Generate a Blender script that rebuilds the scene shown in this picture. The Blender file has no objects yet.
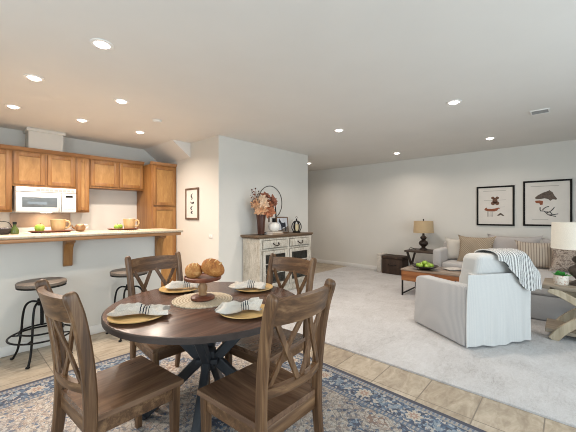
import bpy, bmesh, math, random
from mathutils import Vector, Matrix
random.seed(7)
C = bpy.context.scene.collection
PI = math.pi

# ------------------------------------------------------------------ camera
H = 1.33
F_PX = 309.5
cam_d = bpy.data.cameras.new('camera')
cam = bpy.data.objects.new('camera', cam_d)
C.objects.link(cam)
AX = math.atan(280.0 / F_PX)                      # heading of the view, measured from +X towards +Y
cam.location = (0, 0, H)
cam.rotation_euler = (PI / 2, 0, AX - PI / 2)
cam_d.sensor_width = 36.0
cam_d.lens = 36.0 * F_PX / 576.0
cam_d.shift_y = -1.0 / 576.0
cam_d.clip_start = 0.02
bpy.context.scene.camera = cam

# ------------------------------------------------------------------ world, daylight, exposure
world = bpy.data.worlds.new('world')
bpy.context.scene.world = world
world.use_nodes = True
wn = world.node_tree
wbg = wn.nodes['Background']
wbg.inputs['Color'].default_value = (0.78, 0.90, 1.0, 1)
wbg.inputs['Strength'].default_value = 1.0

vs = bpy.context.scene.view_settings
vs.view_transform = 'Standard'
vs.look = 'None'
vs.gamma = 1.0
vs.use_curve_mapping = False
vs.exposure = 0.30
bpy.context.scene.cycles.filter_width = 1.0

def area_light(name, loc, target, sx, sy, power, color):
    d = bpy.data.lights.new(name, 'AREA')
    d.shape = 'RECTANGLE'
    d.size = sx
    d.size_y = sy
    d.energy = power
    d.color = color
    o = bpy.data.objects.new(name, d)
    C.objects.link(o)
    o.location = loc
    o.rotation_euler = (Vector(target) - Vector(loc)).to_track_quat('-Z', 'Y').to_euler()
    return o

# daylight entering by the sliding doors on the right and by the window behind the dining table
area_light('daylight_doors', (1.70, -2.46, 1.12), (1.70, 0.0, 1.02), 3.9, 2.0, 92, (0.74, 0.89, 1.0))
area_light('daylight_window', (-1.66, 1.0, 1.40), (0.0, 1.0, 1.35), 2.6, 1.5, 44, (0.72, 0.89, 1.0))
CAN_POWER = 13.0

# ------------------------------------------------------------------ node helpers
def lin(h):
    h = h.lstrip('#')
    v = [int(h[i:i + 2], 16) / 255.0 for i in (0, 2, 4)]
    return tuple((c / 12.92 if c <= 0.04045 else ((c + 0.055) / 1.055) ** 2.4) for c in v) + (1.0,)

class S:
    """a scalar socket with arithmetic"""
    def __init__(s, nt, sock): s.nt, s.k = nt, sock
    def _m(s, op, b=None, c=None):
        n = s.nt.nodes.new('ShaderNodeMath'); n.operation = op
        for i, x in enumerate((s, b, c)):
            if x is None: continue
            if isinstance(x, S): s.nt.links.new(x.k, n.inputs[i])
            else: n.inputs[i].default_value = float(x)
        return S(s.nt, n.outputs[0])
    def __add__(s, b): return s._m('ADD', b)
    def __sub__(s, b): return s._m('SUBTRACT', b)
    def __mul__(s, b): return s._m('MULTIPLY', b)
    def __truediv__(s, b): return s._m('DIVIDE', b)
    def abs(s): return s._m('ABSOLUTE')
    def sin(s): return s._m('SINE')
    def cos(s): return s._m('COSINE')
    def fract(s): return s._m('FRACT')
    def floor(s): return s._m('FLOOR')
    def sqrt(s): return s._m('SQRT')
    def lt(s, b): return s._m('LESS_THAN', b)
    def gt(s, b): return s._m('GREATER_THAN', b)
    def min(s, b): return s._m('MINIMUM', b)
    def max(s, b): return s._m('MAXIMUM', b)
    def atan2(s, b): return s._m('ARCTAN2', b)
    def pingpong(s, b): return s._m('PINGPONG', b)

class Mat:
    def __init__(s, name, rough=0.5, metal=0.0, spec=0.5):
        s.m = bpy.data.materials.new(name); s.m.use_nodes = True
        s.nt = s.m.node_tree
        s.b = s.nt.nodes['Principled BSDF']
        s.b.inputs['Roughness'].default_value = rough
        s.b.inputs['Metallic'].default_value = metal
        s.b.inputs['Specular IOR Level'].default_value = spec
        s.tc = s.nt.nodes.new('ShaderNodeTexCoord')
    def link(s, a, b): s.nt.links.new(a, b)
    def coords(s, scale=(1, 1, 1), kind='Object', rot=(0, 0, 0)):
        mp = s.nt.nodes.new('ShaderNodeMapping')
        mp.inputs['Scale'].default_value = scale
        mp.inputs['Rotation'].default_value = rot
        s.link(s.tc.outputs[kind], mp.inputs['Vector'])
        return mp.outputs['Vector']
    def noise(s, vec, scale, detail=3.0, rough=0.55, dist=0.0):
        n = s.nt.nodes.new('ShaderNodeTexNoise')
        n.inputs['Scale'].default_value = scale
        n.inputs['Detail'].default_value = detail
        n.inputs['Roughness'].default_value = rough
        n.inputs['Distortion'].default_value = dist
        s.link(vec, n.inputs['Vector'])
        return n.outputs['Fac']
    def voronoi(s, vec, scale, out='Distance', feature='F1'):
        n = s.nt.nodes.new('ShaderNodeTexVoronoi'); n.feature = feature
        n.inputs['Scale'].default_value = scale
        s.link(vec, n.inputs['Vector'])
        return n.outputs[out]
    def ramp(s, fac, stops, const=False):
        n = s.nt.nodes.new('ShaderNodeValToRGB')
        if const: n.color_ramp.interpolation = 'CONSTANT'
        e = n.color_ramp.elements
        while len(e) < len(stops): e.new(0.5)
        for el, (p, c) in zip(e, stops):
            el.position = p; el.color = lin(c) if isinstance(c, str) else c
        s.link(fac.k if isinstance(fac, S) else fac, n.inputs['Fac'])
        return n.outputs['Color']
    def mix(s, fac, a, b, mode='MIX'):
        n = s.nt.nodes.new('ShaderNodeMix'); n.data_type = 'RGBA'; n.blend_type = mode
        for sock, v in ((n.inputs[0], fac), (n.inputs[6], a), (n.inputs[7], b)):
            if isinstance(v, S): v = v.k
            if isinstance(v, str): sock.default_value = lin(v)
            elif isinstance(v, (int, float)): sock.default_value = v
            elif isinstance(v, tuple): sock.default_value = v
            else: s.link(v, sock)
        return n.outputs[2]
    def xyz(s, vec):
        n = s.nt.nodes.new('ShaderNodeSeparateXYZ'); s.link(vec, n.inputs[0])
        return [S(s.nt, o) for o in n.outputs]
    def color(s, c):
        i = s.b.inputs['Base Color']
        if isinstance(c, str): i.default_value = lin(c)
        else: s.link(c, i)
        return s
    def bump(s, h, strength=0.2, dist=0.01):
        n = s.nt.nodes.new('ShaderNodeBump')
        n.inputs['Strength'].default_value = strength
        n.inputs['Distance'].default_value = dist
        s.link(h.k if isinstance(h, S) else h, n.inputs['Height'])
        s.link(n.outputs['Normal'], s.b.inputs['Normal'])
        return s

def plain(name, col, rough=0.5, metal=0.0, var=0.06, scale=18.0, bump=0.0, spec=0.5):
    """a paint, metal or glaze with a slight mottling"""
    m = Mat(name, rough, metal, spec)
    c = lin(col)
    lo = tuple(max(0, x * (1 - var)) for x in c[:3]) + (1,)
    hi = tuple(min(1, x * (1 + var)) for x in c[:3]) + (1,)
    f = m.noise(m.coords(), scale)
    m.color(m.ramp(f, [(0.3, lo), (0.7, hi)]))
    if bump: m.bump(f, bump, 0.004)
    return m.m

def wood(name, dark, mid, light, axis='z', freq=14.0, stretch=0.09, rough=0.5, bump=0.15, spec=0.4):
    m = Mat(name, rough, 0.0, spec)
    sc = [1, 1, 1]; sc['xyz'.index(axis)] = stretch
    v = m.coords(tuple(sc))
    a = m.noise(v, freq, 5.0, 0.6, 0.6)
    b = m.noise(v, freq * 5, 2.0, 0.5)
    f = S(m.nt, a) * 0.75 + S(m.nt, b) * 0.25
    m.color(m.ramp(f, [(0.30, dark), (0.50, mid), (0.70, light)]))
    m.bump(f, bump, 0.004)
    return m.m

def fabric(name, col, col2=None, weave=420.0, rough=0.95, stripes=None, sdir='x', var=0.06):
    """woven cloth; stripes = (period, share) draws ticking lines of col2"""
    m = Mat(name, rough, 0.0, 0.15)
    c = lin(col)
    f = m.noise(m.coords(), weave, 2.0)
    lo = tuple(x * (1 - var * 2) for x in c[:3]) + (1,)
    hi = tuple(min(1, x * (1 + var)) for x in c[:3]) + (1,)
    base = m.ramp(f, [(0.3, lo), (0.7, hi)])
    if stripes:
        x = m.xyz(m.coords())['xyz'.index(sdir)]
        s = (x / stripes[0]).fract().lt(stripes[1])
        base = m.mix(s, base, col2)
    m.color(base)
    m.bump(f, 0.25, 0.002)
    m.b.inputs['Sheen Weight'].default_value = 0.15
    return m.m

# ------------------------------------------------------------------ mesh helpers
def nb(): return bmesh.new()

def box(bm, c, size, bev=0.0, rot=None, seg=2, pivot=None):
    r = bmesh.ops.create_cube(bm, size=1.0)
    vs_ = r['verts']
    bmesh.ops.scale(bm, vec=Vector(size), verts=vs_)
    if bev > 0:
        es = list({e for v in vs_ for e in v.link_edges})
        g = bmesh.ops.bevel(bm, geom=es, offset=bev, segments=seg, profile=0.5, affect='EDGES')
        vs_ = list({v for f in g['faces'] for v in f.verts} | {v for v in vs_ if v.is_valid})
    if rot is not None:
        bmesh.ops.rotate(bm, cent=(0, 0, 0), matrix=rot, verts=vs_)
    bmesh.ops.translate(bm, vec=Vector(c), verts=vs_)
    return vs_

def span(bm, lo, hi, bev=0.0, seg=2):
    c = [(a + b) / 2 for a, b in zip(lo, hi)]
    return box(bm, c, [abs(b - a) for a, b in zip(lo, hi)], bev, None, seg)

def prism(bm, pts, axis, lo, hi, bev=0.0):
    """polygon pts in the plane across axis, extruded from lo to hi (axis x: pts are (y,z); y: (x,z); z: (x,y))"""
    def P(a, b, t): return {'x': (t, a, b), 'y': (a, t, b), 'z': (a, b, t)}[axis]
    v0 = [bm.verts.new(P(a, b, lo)) for a, b in pts]
    v1 = [bm.verts.new(P(a, b, hi)) for a, b in pts]
    n = len(pts)
    fs = [bm.faces.new(v0), bm.faces.new(v1[::-1])]
    for i in range(n):
        fs.append(bm.faces.new((v0[i], v1[i], v1[(i + 1) % n], v0[(i + 1) % n])))
    bmesh.ops.recalc_face_normals(bm, faces=fs)
    if bev > 0:
        es = list({e for f in fs for e in f.edges})
        bmesh.ops.bevel(bm, geom=es, offset=bev, segments=2, profile=0.5, affect='EDGES')

def lathe(bm, prof, n=28, c=(0, 0, 0)):
    """closed-off surface of revolution; prof = [(r, z)...]"""
    rings = []
    for r, z in prof:
        if r < 1e-5: rings.append([bm.verts.new((c[0], c[1], c[2] + z))])
        else: rings.append([bm.verts.new((c[0] + r * math.cos(2 * PI * i / n), c[1] + r * math.sin(2 * PI * i / n), c[2] + z)) for i in range(n)])
    fs = []
    for a, b in zip(rings, rings[1:]):
        for i in range(n):
            j = (i + 1) % n
            if len(a) == 1 and len(b) == 1: continue
            if len(a) == 1: fs.append(bm.faces.new((a[0], b[i], b[j])))
            elif len(b) == 1: fs.append(bm.faces.new((a[i], b[0], a[j])))
            else: fs.append(bm.faces.new((a[i], b[i], b[j], a[j])))
    for ring, in ((rings[0],), (rings[-1],)):
        if len(ring) > 1: fs.append(bm.faces.new(ring))
    bmesh.ops.recalc_face_normals(bm, faces=fs)

def sweep(bm, pts, section, up=(0, 0, 1), closed=False, scales=None):
    """sweep a closed 2D section [(a,b)] along pts; a runs sideways, b along 'up'"""
    pts = [Vector(p) for p in pts]; n = len(pts); rings = []
    up = Vector(up)
    for i, p in enumerate(pts):
        if closed: t = pts[(i + 1) % n] - pts[i - 1]
        else: t = pts[min(i + 1, n - 1)] - pts[max(i - 1, 0)]
        t.normalize()
        s = t.cross(up)
        if s.length < 1e-4: s = t.cross(Vector((1, 0, 0)))
        s.normalize(); u = s.cross(t).normalized()
        k = scales[i] if scales else 1.0
        rings.append([bm.verts.new(p + s * a * k + u * b * k) for a, b in section])
    m = len(section); fs = []
    R = range(n) if closed else range(n - 1)
    for i in R:
        A, B = rings[i], rings[(i + 1) % n]
        for j in range(m):
            fs.append(bm.faces.new((A[j], A[(j + 1) % m], B[(j + 1) % m], B[j])))
    if not closed:
        fs.append(bm.faces.new(rings[0])); fs.append(bm.faces.new(rings[-1][::-1]))
    bmesh.ops.recalc_face_normals(bm, faces=fs)

def circ(r, n=10): return [(r * math.cos(2 * PI * i / n), r * math.sin(2 * PI * i / n)) for i in range(n)]
def rect(w, d, c=0.12):
    a, b = w / 2, d / 2; k = min(w, d) * c
    return [(-a + k, -b), (a - k, -b), (a, -b + k), (a, b - k), (a - k, b), (-a + k, b), (-a, b - k), (-a, -b + k)]
def tube(bm, pts, r, n=10, closed=False, up=(0, 0, 1), scales=None): sweep(bm, pts, circ(r, n), up, closed, scales)

def smooth_path(pts, k=5):
    """Catmull-Rom through pts"""
    P = [Vector(p) for p in pts]; out = []
    for i in range(len(P) - 1):
        a, b, c, d = P[max(i - 1, 0)], P[i], P[i + 1], P[min(i + 2, len(P) - 1)]
        for j in range(k):
            t = j / k
            out.append(0.5 * (2 * b + (c - a) * t + (2 * a - 5 * b + 4 * c - d) * t * t + (3 * b - a - 3 * c + d) * t ** 3))
    out.append(P[-1]); return out

def ball(bm, c, r, sx=1, sy=1, sz=1, rot=None, u=16, v=10):
    g = bmesh.ops.create_uvsphere(bm, u_segments=u, v_segments=v, radius=r)['verts']
    bmesh.ops.scale(bm, vec=(sx, sy, sz), verts=g)
    if rot is not None: bmesh.ops.rotate(bm, cent=(0, 0, 0), matrix=rot, verts=g)
    bmesh.ops.translate(bm, vec=Vector(c), verts=g)
    return g

def slab(bm, fn, nu, nv, th, uvs=True):
    """a sheet of thickness th whose mid-surface is fn(u,v), u,v in 0..1"""
    uv = bm.loops.layers.uv.verify()
    P = [[Vector(fn(i / nu, j / nv)) for j in range(nv + 1)] for i in range(nu + 1)]
    top, bot = [], []
    for i in range(nu + 1):
        ra, rb = [], []
        for j in range(nv + 1):
            du = P[min(i + 1, nu)][j] - P[max(i - 1, 0)][j]
            dv = P[i][min(j + 1, nv)] - P[i][max(j - 1, 0)]
            n = du.cross(dv)
            n = n.normalized() if n.length > 1e-9 else Vector((0, 0, 1))
            ra.append(bm.verts.new(P[i][j] + n * th / 2)); rb.append(bm.verts.new(P[i][j] - n * th / 2))
        top.append(ra); bot.append(rb)
    def face(vs_, q):
        f = bm.faces.new(vs_)
        for l, c in zip(f.loops, q): l[uv].uv = c
    for i in range(nu):
        for j in range(nv):
            q = [(i / nu, j / nv), ((i + 1) / nu, j / nv), ((i + 1) / nu, (j + 1) / nv), (i / nu, (j + 1) / nv)]
            face((top[i][j], top[i + 1][j], top[i + 1][j + 1], top[i][j + 1]), q)
            face((bot[i][j], bot[i][j + 1], bot[i + 1][j + 1], bot[i + 1][j]), [q[0], q[3], q[2], q[1]])
    for i in range(nu):
        for j, s in ((0, 1), (nv, -1)):
            v = (top[i][j], bot[i][j], bot[i + 1][j], top[i + 1][j])
            face(v if s > 0 else v[::-1], [(i / nu, j / nv)] * 4)
    for j in range(nv):
        for i, s in ((0, -1), (nu, 1)):
            v = (top[i][j], bot[i][j], bot[i][j + 1], top[i][j + 1])
            face(v if s > 0 else v[::-1], [(i / nu, j / nv)] * 4)

def loft(bm, rings, uv_len=True):
    """closed tubular body through rings of points, capped; uv.x runs along it"""
    uv = bm.loops.layers.uv.verify()
    R = [[bm.verts.new(p) for p in r] for r in rings]
    n, m = len(R), len(R[0]); fs = []
    for i in range(n - 1):
        for j in range(m):
            f = bm.faces.new((R[i][j], R[i][(j + 1) % m], R[i + 1][(j + 1) % m], R[i + 1][j]))
            for l, q in zip(f.loops, ((i, j), (i, j + 1), (i + 1, j + 1), (i + 1, j))): l[uv].uv = (q[0] / (n - 1), q[1] / m)
            fs.append(f)
    fs.append(bm.faces.new(R[0][::-1])); fs.append(bm.faces.new(R[-1]))
    bmesh.ops.recalc_face_normals(bm, faces=fs)

def pillow(bm, w, h, t, n=14, ears=0.035, seed=0):
    """a stuffed square cushion standing in the local xz plane, thickness along y, base at z = 0"""
    rnd = random.Random(seed)
    ph = rnd.random() * 6
    def pt(i, j, s):
        u, v = -1 + 2 * i / n, -1 + 2 * j / n
        puff = (max(0, 1 - abs(u) ** 2.6) * max(0, 1 - abs(v) ** 2.6)) ** 0.55
        k = 1 - 0.09 * (1 - abs(u * v)) * max(abs(u), abs(v)) ** 2
        x = u * w / 2 * (1 - 0.07 * (1 - v * v) * abs(u) ** 3 * 1.0)
        z = v * h / 2 * (1 - 0.07 * (1 - u * u) * abs(v) ** 3 * 1.0)
        e = ears * (abs(u * v)) ** 6
        x += math.copysign(e, u); z += math.copysign(e, v)
        y = s * t / 2 * puff + 0.006 * math.sin(5 * u + ph) * math.sin(4 * v) * puff
        return (x, y, z + h / 2)
    A = [[bm.verts.new(pt(i, j, 1)) for j in range(n + 1)] for i in range(n + 1)]
    B = [[A[i][j] if i in (0, n) or j in (0, n) else bm.verts.new(pt(i, j, -1)) for j in range(n + 1)] for i in range(n + 1)]
    fs = []
    for i in range(n):
        for j in range(n):
            fs.append(bm.faces.new((A[i][j], A[i][j + 1], A[i + 1][j + 1], A[i + 1][j])))
            fs.append(bm.faces.new((B[i][j], B[i + 1][j], B[i + 1][j + 1], B[i][j + 1])))
    bmesh.ops.recalc_face_normals(bm, faces=fs)

def puffy(bm, c, size, crown=0.02, bev=0.04):
    """an upholstery block: rounded box with a crowned top"""
    g = box(bm, c, size, bev, None, 4)
    bm.verts.ensure_lookup_table()
    return g

def obj(name, bm, mat, parent=None, loc=None, rot=None, smooth=40):
    me = bpy.data.meshes.new(name)
    bm.normal_update(); bm.to_mesh(me); bm.free()
    if smooth:
        for p in me.polygons: p.use_smooth = True
        me.set_sharp_from_angle(angle=math.radians(smooth))
    o = bpy.data.objects.new(name, me)
    C.objects.link(o)
    if mat: me.materials.append(mat)
    if parent: o.parent = parent
    if loc: o.location = loc
    if rot: o.rotation_euler = rot
    return o

def tag(o, label, cat, group=None, kind=None):
    o['label'] = label; o['category'] = cat
    if group: o['group'] = group
    if kind: o['kind'] = kind
    return o

def thing(name, label, cat, loc=(0, 0, 0), rz=0.0, group=None, rot=None):
    o = bpy.data.objects.new(name, None)
    o.empty_display_size = 0.05
    C.objects.link(o)
    o.location = loc
    o.rotation_euler = rot if rot else (0, 0, rz)
    return tag(o, label, cat, group)

def struct(name, bm, mat, parent=None, label=None, cat=None):
    o = obj(name, bm, mat, parent, smooth=30)
    if not parent:
        o['kind'] = 'structure'
        if label: o['label'] = label; o['category'] = cat or name.split('_')[0]
    return o

def dup(o, loc=None, rz=None, label=None, parent=None):
    c = o.copy(); C.objects.link(c)
    if parent: c.parent = parent
    if loc is not None: c.location = loc
    if rz is not None: c.rotation_euler = (0, 0, rz)
    if label: c['label'] = label
    for ch in list(o.children):
        if ch.type == 'LIGHT':
            l = ch.copy(); C.objects.link(l); l.parent = c
        else: dup(ch, parent=c)
    return c

# ------------------------------------------------------------------ materials
M = {}
M['wall'] = plain('wall_paint', '#dad6ce', 0.85, var=0.012, scale=3, spec=0.2)
M['ceil'] = plain('ceiling_paint', '#e0dcd6', 0.9, var=0.015, scale=2, spec=0.2)
M['trim'] = plain('white_trim_paint', '#e6e3de', 0.5, var=0.01)
M['oak_f'] = wood('honey_oak_frame', '#7b5029', '#926537', '#a77a49', 'z', 9, 0.12, 0.42, 0.06)
M['oak_p'] = wood('honey_oak_panel', '#90683b', '#a67b47', '#ba905b', 'z', 9, 0.30, 0.42, 0.05)
M['oak_x'] = wood('honey_oak_rail', '#865c38', '#9d7049', '#b3865d', 'x', 9, 0.10, 0.42, 0.06)
M['chair_z'] = wood('weathered_brown_wood_upright', '#382517', '#60442d', '#8c6c4d', 'z', 24, 0.05, 0.42)
M['chair_x'] = wood('weathered_brown_wood_rail', '#382517', '#60442d', '#8c6c4d', 'x', 24, 0.05, 0.42)
M['chair_s'] = wood('weathered_brown_wood_seat', '#422d21', '#674c39', '#86684f', 'y', 13, 0.08, 0.22, 0.10, 0.6)
M['table_top'] = wood('dark_walnut_planks', '#3a2820', '#5b4034', '#7a5a48', 'x', 9, 0.07, 0.27, 0.08)
M['table_edge'] = plain('dark_bronzed_edge', '#3b302b', 0.5, 0.2, 0.2, 30)
M['slate'] = plain('slate_grey_metal_paint', '#303236', 0.5, 0.15, 0.12, 25)
M['iron'] = plain('black_iron', '#1d1b1a', 0.45, 0.6, 0.2, 40)
M['stool_seat'] = wood('grey_brown_stool_wood', '#4f463e', '#6e6359', '#8a7d70', 'x', 14, 0.08, 0.5)
M['plate'] = wood('golden_wood_charger', '#b08a52', '#c7a266', '#d9b981', 'x', 12, 0.2, 0.35, 0.05)
M['acacia'] = wood('reddish_acacia_wood', '#4e2a1e', '#74422f', '#8e5a40', 'x', 14, 0.15, 0.4)
M['acacia_stem'] = wood('light_turned_wood', '#7d5a3c', '#a07a55', '#b8936b', 'z', 18, 0.2, 0.45)
M['white_app'] = plain('white_appliance_enamel', '#e0deda', 0.25, var=0.01)
M['brass'] = plain('dark_aged_bronze', '#3a2f28', 0.35, 0.7, 0.15, 40)
M['black_frame'] = plain('black_frame_lacquer', '#14110e', 0.6, 0.0, 0.15, 30, 0.0, 0.25)

m = Mat('travertine_floor_tile', 0.38, 0, 0.5)
v = m.coords()
x, y, z = m.xyz(v)
tx, ty = (x - 2.638 + 33.85) / 0.3385, (y - 0.112 + 35.0) / 0.35
fx, fy = tx.fract(), ty.fract()
ex = (fx - 0.5).abs() * -1.0 + 0.5
ey = (fy - 0.5).abs() * -1.0 + 0.5
grout = ex.min(ey).lt(0.011)
cell = m.nt.nodes.new('ShaderNodeCombineXYZ')
m.link(tx.floor().k, cell.inputs[0]); m.link(ty.floor().k, cell.inputs[1])
wn_ = m.nt.nodes.new('ShaderNodeTexWhiteNoise'); m.link(cell.outputs[0], wn_.inputs['Vector'])
n1 = S(m.nt, m.noise(m.coords((2.2, 5.5, 3)), 2.2, 6, 0.65, 1.2))
n2 = S(m.nt, m.noise(v, 26, 4, 0.6))
f = n1 * 0.72 + n2 * 0.2 + S(m.nt, wn_.outputs['Value']) * 0.14 - 0.02
base = m.ramp(f, [(0.28, '#837462'), (0.46, '#a2937f'), (0.60, '#b6a894'), (0.76, '#c9bdac')])
m.color(m.mix(grout, base, '#7d7163'))
m.bump(grout * -1.0 + n2 * 0.08, 0.5, 0.003)
M['tile'] = m.m

m = Mat('cream_carpet_pile', 1.0, 0, 0.1)
v = m.coords()
a = S(m.nt, m.noise(v, 2.3, 4, 0.6, 0.8)); b = S(m.nt, m.noise(v, 170, 3, 0.7)); c_ = S(m.nt, m.noise(m.coords((1, 2.2, 1)), 9, 5, 0.7, 1.5))
f = a * 0.30 + b * 0.38 + c_ * 0.32
m.color(m.ramp(f, [(0.36, '#9b9693'), (0.46, '#bab7b5'), (0.58, '#c9c7c6'), (0.70, '#d7d6d5')]))
m.bump(b * 0.6 + c_ * 0.8, 0.55, 0.02)
m.b.inputs['Sheen Weight'].default_value = 0.2
M['carpet'] = m.m

# ------------------------------------------------------------------ room shell
CEIL = 2.58
bm = nb(); span(bm, (-1.8, -2.6, -0.12), (7.2, 8.2, 0.0)); struct('floor', bm, M['tile'], label='beige travertine tile floor', cat='floor')
bm = nb(); prism(bm, [(2.638, -2.5), (7.0, -2.5), (7.0, 4.21), (5.10, 4.21), (5.10, 4.05), (2.86, 4.05), (2.638, 4.05)], 'z', 0.0, 0.014)
cp = struct('floor_carpet', bm, M['carpet'], label='cream carpet over the living room floor', cat='floor')
bm = nb(); span(bm, (-1.8, -2.6, CEIL), (7.2, 8.2, CEIL + 0.12)); struct('ceiling', bm, M['ceil'], label='smooth pale ceiling', cat='ceiling')
bm = nb(); span(bm, (7.0, -2.6, 0), (7.15, 8.2, CEIL)); struct('wall_far', bm, M['wall'], label='far wall behind the sofa', cat='wall')
bm = nb(); span(bm, (2.86, 4.05, 0), (5.10, 8.2, CEIL)); struct('wall_back', bm, M['wall'], label='white wall block behind the sideboard', cat='wall')
bm = nb(); span(bm, (-1.8, 6.0, 0), (2.86, 6.15, CEIL)); struct('wall_kitchen', bm, M['wall'], label='kitchen wall behind the cabinets', cat='wall')
bm = nb(); span(bm, (5.10, 8.05, 0), (7.0, 8.2, CEIL)); struct('wall_hall', bm, M['wall'], label='end wall of the hall', cat='wall')
bm = nb()
span(bm, (-1.8, 2.4, 0), (-1.65, 6.0, CEIL)); span(bm, (-1.8, -2.6, 0), (-1.65, -0.35, CEIL))
span(bm, (-1.8, -0.35, 0), (-1.65, 2.4, 0.6)); span(bm, (-1.8, -0.35, 2.2), (-1.65, 2.4, CEIL))
struct('wall_left', bm, M['wall'], label='dining room wall with a window', cat='wall')
bm = nb()
span(bm, (-1.65, -2.6, 0), (-0.3, -2.45, CEIL)); span(bm, (3.7, -2.6, 0), (7.0, -2.45, CEIL)); span(bm, (-0.3, -2.6, 2.16), (3.7, -2.45, CEIL))
struct('wall_right', bm, M['wall'], label='living room wall with sliding doors', cat='wall')
# frames of the openings
bm = nb()
for x0 in (-0.3, 1.0, 2.31, 3.62): span(bm, (x0, -2.59, 0.0), (x0 + 0.08, -2.50, 2.16))
span(bm, (-0.3, -2.59, 2.08), (3.7, -2.50, 2.16)); span(bm, (-0.3, -2.59, 0.0), (3.7, -2.50, 0.05))
struct('door_1', bm, M['trim'], label='sliding patio door frame', cat='door')
bm = nb()
for y0 in (-0.35, 0.98, 2.32): span(bm, (-1.79, y0, 0.6), (-1.70, y0 + 0.08, 2.2))
span(bm, (-1.79, -0.35, 0.6), (-1.70, 2.4, 0.68)); span(bm, (-1.79, -0.35, 2.12), (-1.70, 2.4, 2.2))
struct('window_1', bm, M['trim'], label='white dining room window frame', cat='window')
# half wall under the bar
bm = nb(); span(bm, (-1.65, 3.93, 0), (1.88, 4.05, 1.075)); struct('wall_bar', bm, M['wall'], label='half wall under the bar counter', cat='wall')
# sloping bulkhead over the pantry
bm = nb(); prism(bm, [(2.53, CEIL), (2.86, CEIL), (2.86, 2.33)], 'y', 4.88, 6.0); struct('ceiling_bulkhead', bm, M['ceil'], label='sloping bulkhead above the pantry', cat='ceiling')
# boxed duct over the microwave cabinet
bm = nb(); span(bm, (0.79, 5.70, 2.27), (1.20, 6.0, CEIL)); span(bm, (0.765, 5.675, 2.535), (1.225, 6.0, CEIL), 0.008)
struct('wall_duct', bm, M['wall'], label='boxed duct above the microwave cabinet', cat='wall')
# baseboards
def baseboard(name, lo, hi):
    bm = nb(); span(bm, lo, hi, 0.006); struct(name, bm, M['trim'], label='white baseboard ' + name.split('_')[1], cat='baseboard')
baseboard('baseboard_far', (6.985, -2.45, 0.0), (7.0, 8.05, 0.095))
baseboard('baseboard_back', (2.86, 4.035, 0.0), (5.10, 4.05, 0.095))
baseboard('baseboard_bar', (-1.65, 3.915, 0.0), (1.88, 3.93, 0.095))
baseboard('baseboard_hall', (5.10, 4.05, 0.0), (5.115, 8.05, 0.095))
baseboard('baseboard_left', (2.845, 4.05, 0.0), (2.86, 5.34, 0.095))

# ------------------------------------------------------------------ rug
RW, RL = 2.62, 3.55
m = Mat('persian_style_rug_pile', 1.0, 0, 0.1)
v = m.coords(); x, y, z = m.xyz(v)
wob = S(m.nt, m.noise(v, 22, 2)) * 0.03 - 0.015
dx = (x.abs() * -1.0) + RW / 2; dy = (y.abs() * -1.0) + RL / 2
d = dx.min(dy)
# worn cream ground with small blotchy motifs
vc = m.nt.nodes.new('ShaderNodeTexVoronoi'); vc.inputs['Scale'].default_value = 54; vc.inputs['Randomness'].default_value = 0.85
m.link(v, vc.inputs['Vector'])
cr = S(m.nt, m.nt.nodes.new('ShaderNodeSeparateColor').outputs[0]); m.link(vc.outputs['Color'], cr.k.node.inputs[0])
big = S(m.nt, m.noise(v, 3.2, 3, 0.6, 0.5))
fine = S(m.nt, m.noise(v, 60, 3, 0.7, 1.0))
pick = cr * 0.55 + fine * 0.45
field = m.ramp(pick, [(0.0, '#4f6580'), (0.27, '#8f8883'), (0.36, '#b9afa3'), (0.47, '#c9c1b5'), (0.57, '#a89d92'), (0.64, '#9c8173'), (0.68, '#c5bcb0'), (0.76, '#6d7f92')], True)
blue = m.ramp(pick, [(0.0, '#24374f'), (0.30, '#2f4a68'), (0.45, '#4d6a86'), (0.56, '#8fa0ae'), (0.64, '#c5bcb0'), (0.74, '#33506e')], True)
# diamonds and scrolls of slate blue across the ground
pu = ((x * 1.0 + wob * 3) / 0.62).fract() - 0.5
pv = ((y + wob * 3) / 0.80).fract() - 0.5
dia = pu.abs() + pv.abs()
ring1 = (dia - 0.30).abs().lt(0.07)
ring2 = dia.lt(0.11)
c1 = m.mix(ring1 * big.gt(0.42), field, blue)
c1 = m.mix(ring2, c1, m.ramp(pick, [(0.0, '#8d7468'), (0.5, '#b09a8c'), (0.62, '#c9c0b4')], True))
worn = big.gt(0.60)
vo = m.voronoi(m.coords((1, 1, 1)), 15, 'Distance', 'DISTANCE_TO_EDGE')
vo2 = m.voronoi(m.coords((1.3, 0.9, 1)), 27, 'Distance', 'DISTANCE_TO_EDGE')
outl = (S(m.nt, vo) + fine * 0.06).lt(0.062).max((S(m.nt, vo2) + fine * 0.06).lt(0.048) * big.gt(0.47))
c1 = m.mix((worn * 0.8).max(x.lt(-0.2) * 0.75), c1, field)
c1 = m.mix(outl * 0.6, c1, '#5d5a60')
# border: guard stripe, blue band with rosettes, guard stripe
along = m.mix(dx.lt(dy), x.k, y.k)
al = S(m.nt, m.nt.nodes.new('ShaderNodeSeparateColor').outputs[0]); m.link(along, al.k.node.inputs[0])
p = ((al + wob * 0.6) / 0.37).fract() * 0.37 - 0.185
q = d - 0.165 + wob * 0.4
rr = (p * p + q * q).sqrt()
an = q.atan2(p)
pet = rr + (an * 8.0).cos() * 0.010
p2 = ((al + 0.185) / 0.37).fract() * 0.37 - 0.185
leaf = ((p2.abs() - 0.045 + q * 0.5).abs() + q.abs() * 0.55).lt(0.030)
bc = blue
bc = m.mix(leaf * fine.gt(0.45), bc, '#8496a3')
bc = m.mix(pet.lt(0.050), bc, '#c4bbad')
bc = m.mix(pet.lt(0.028), bc, '#a98a7b')
bc = m.mix(rr.lt(0.010), bc, '#c4bbad')
tick = ((al / 0.026).fract() - 0.5).abs()
guard = m.mix(tick.lt(0.22), m.ramp(pick, [(0, '#8f9095'), (0.5, '#a9a39b')], True), '#60748a')
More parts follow.
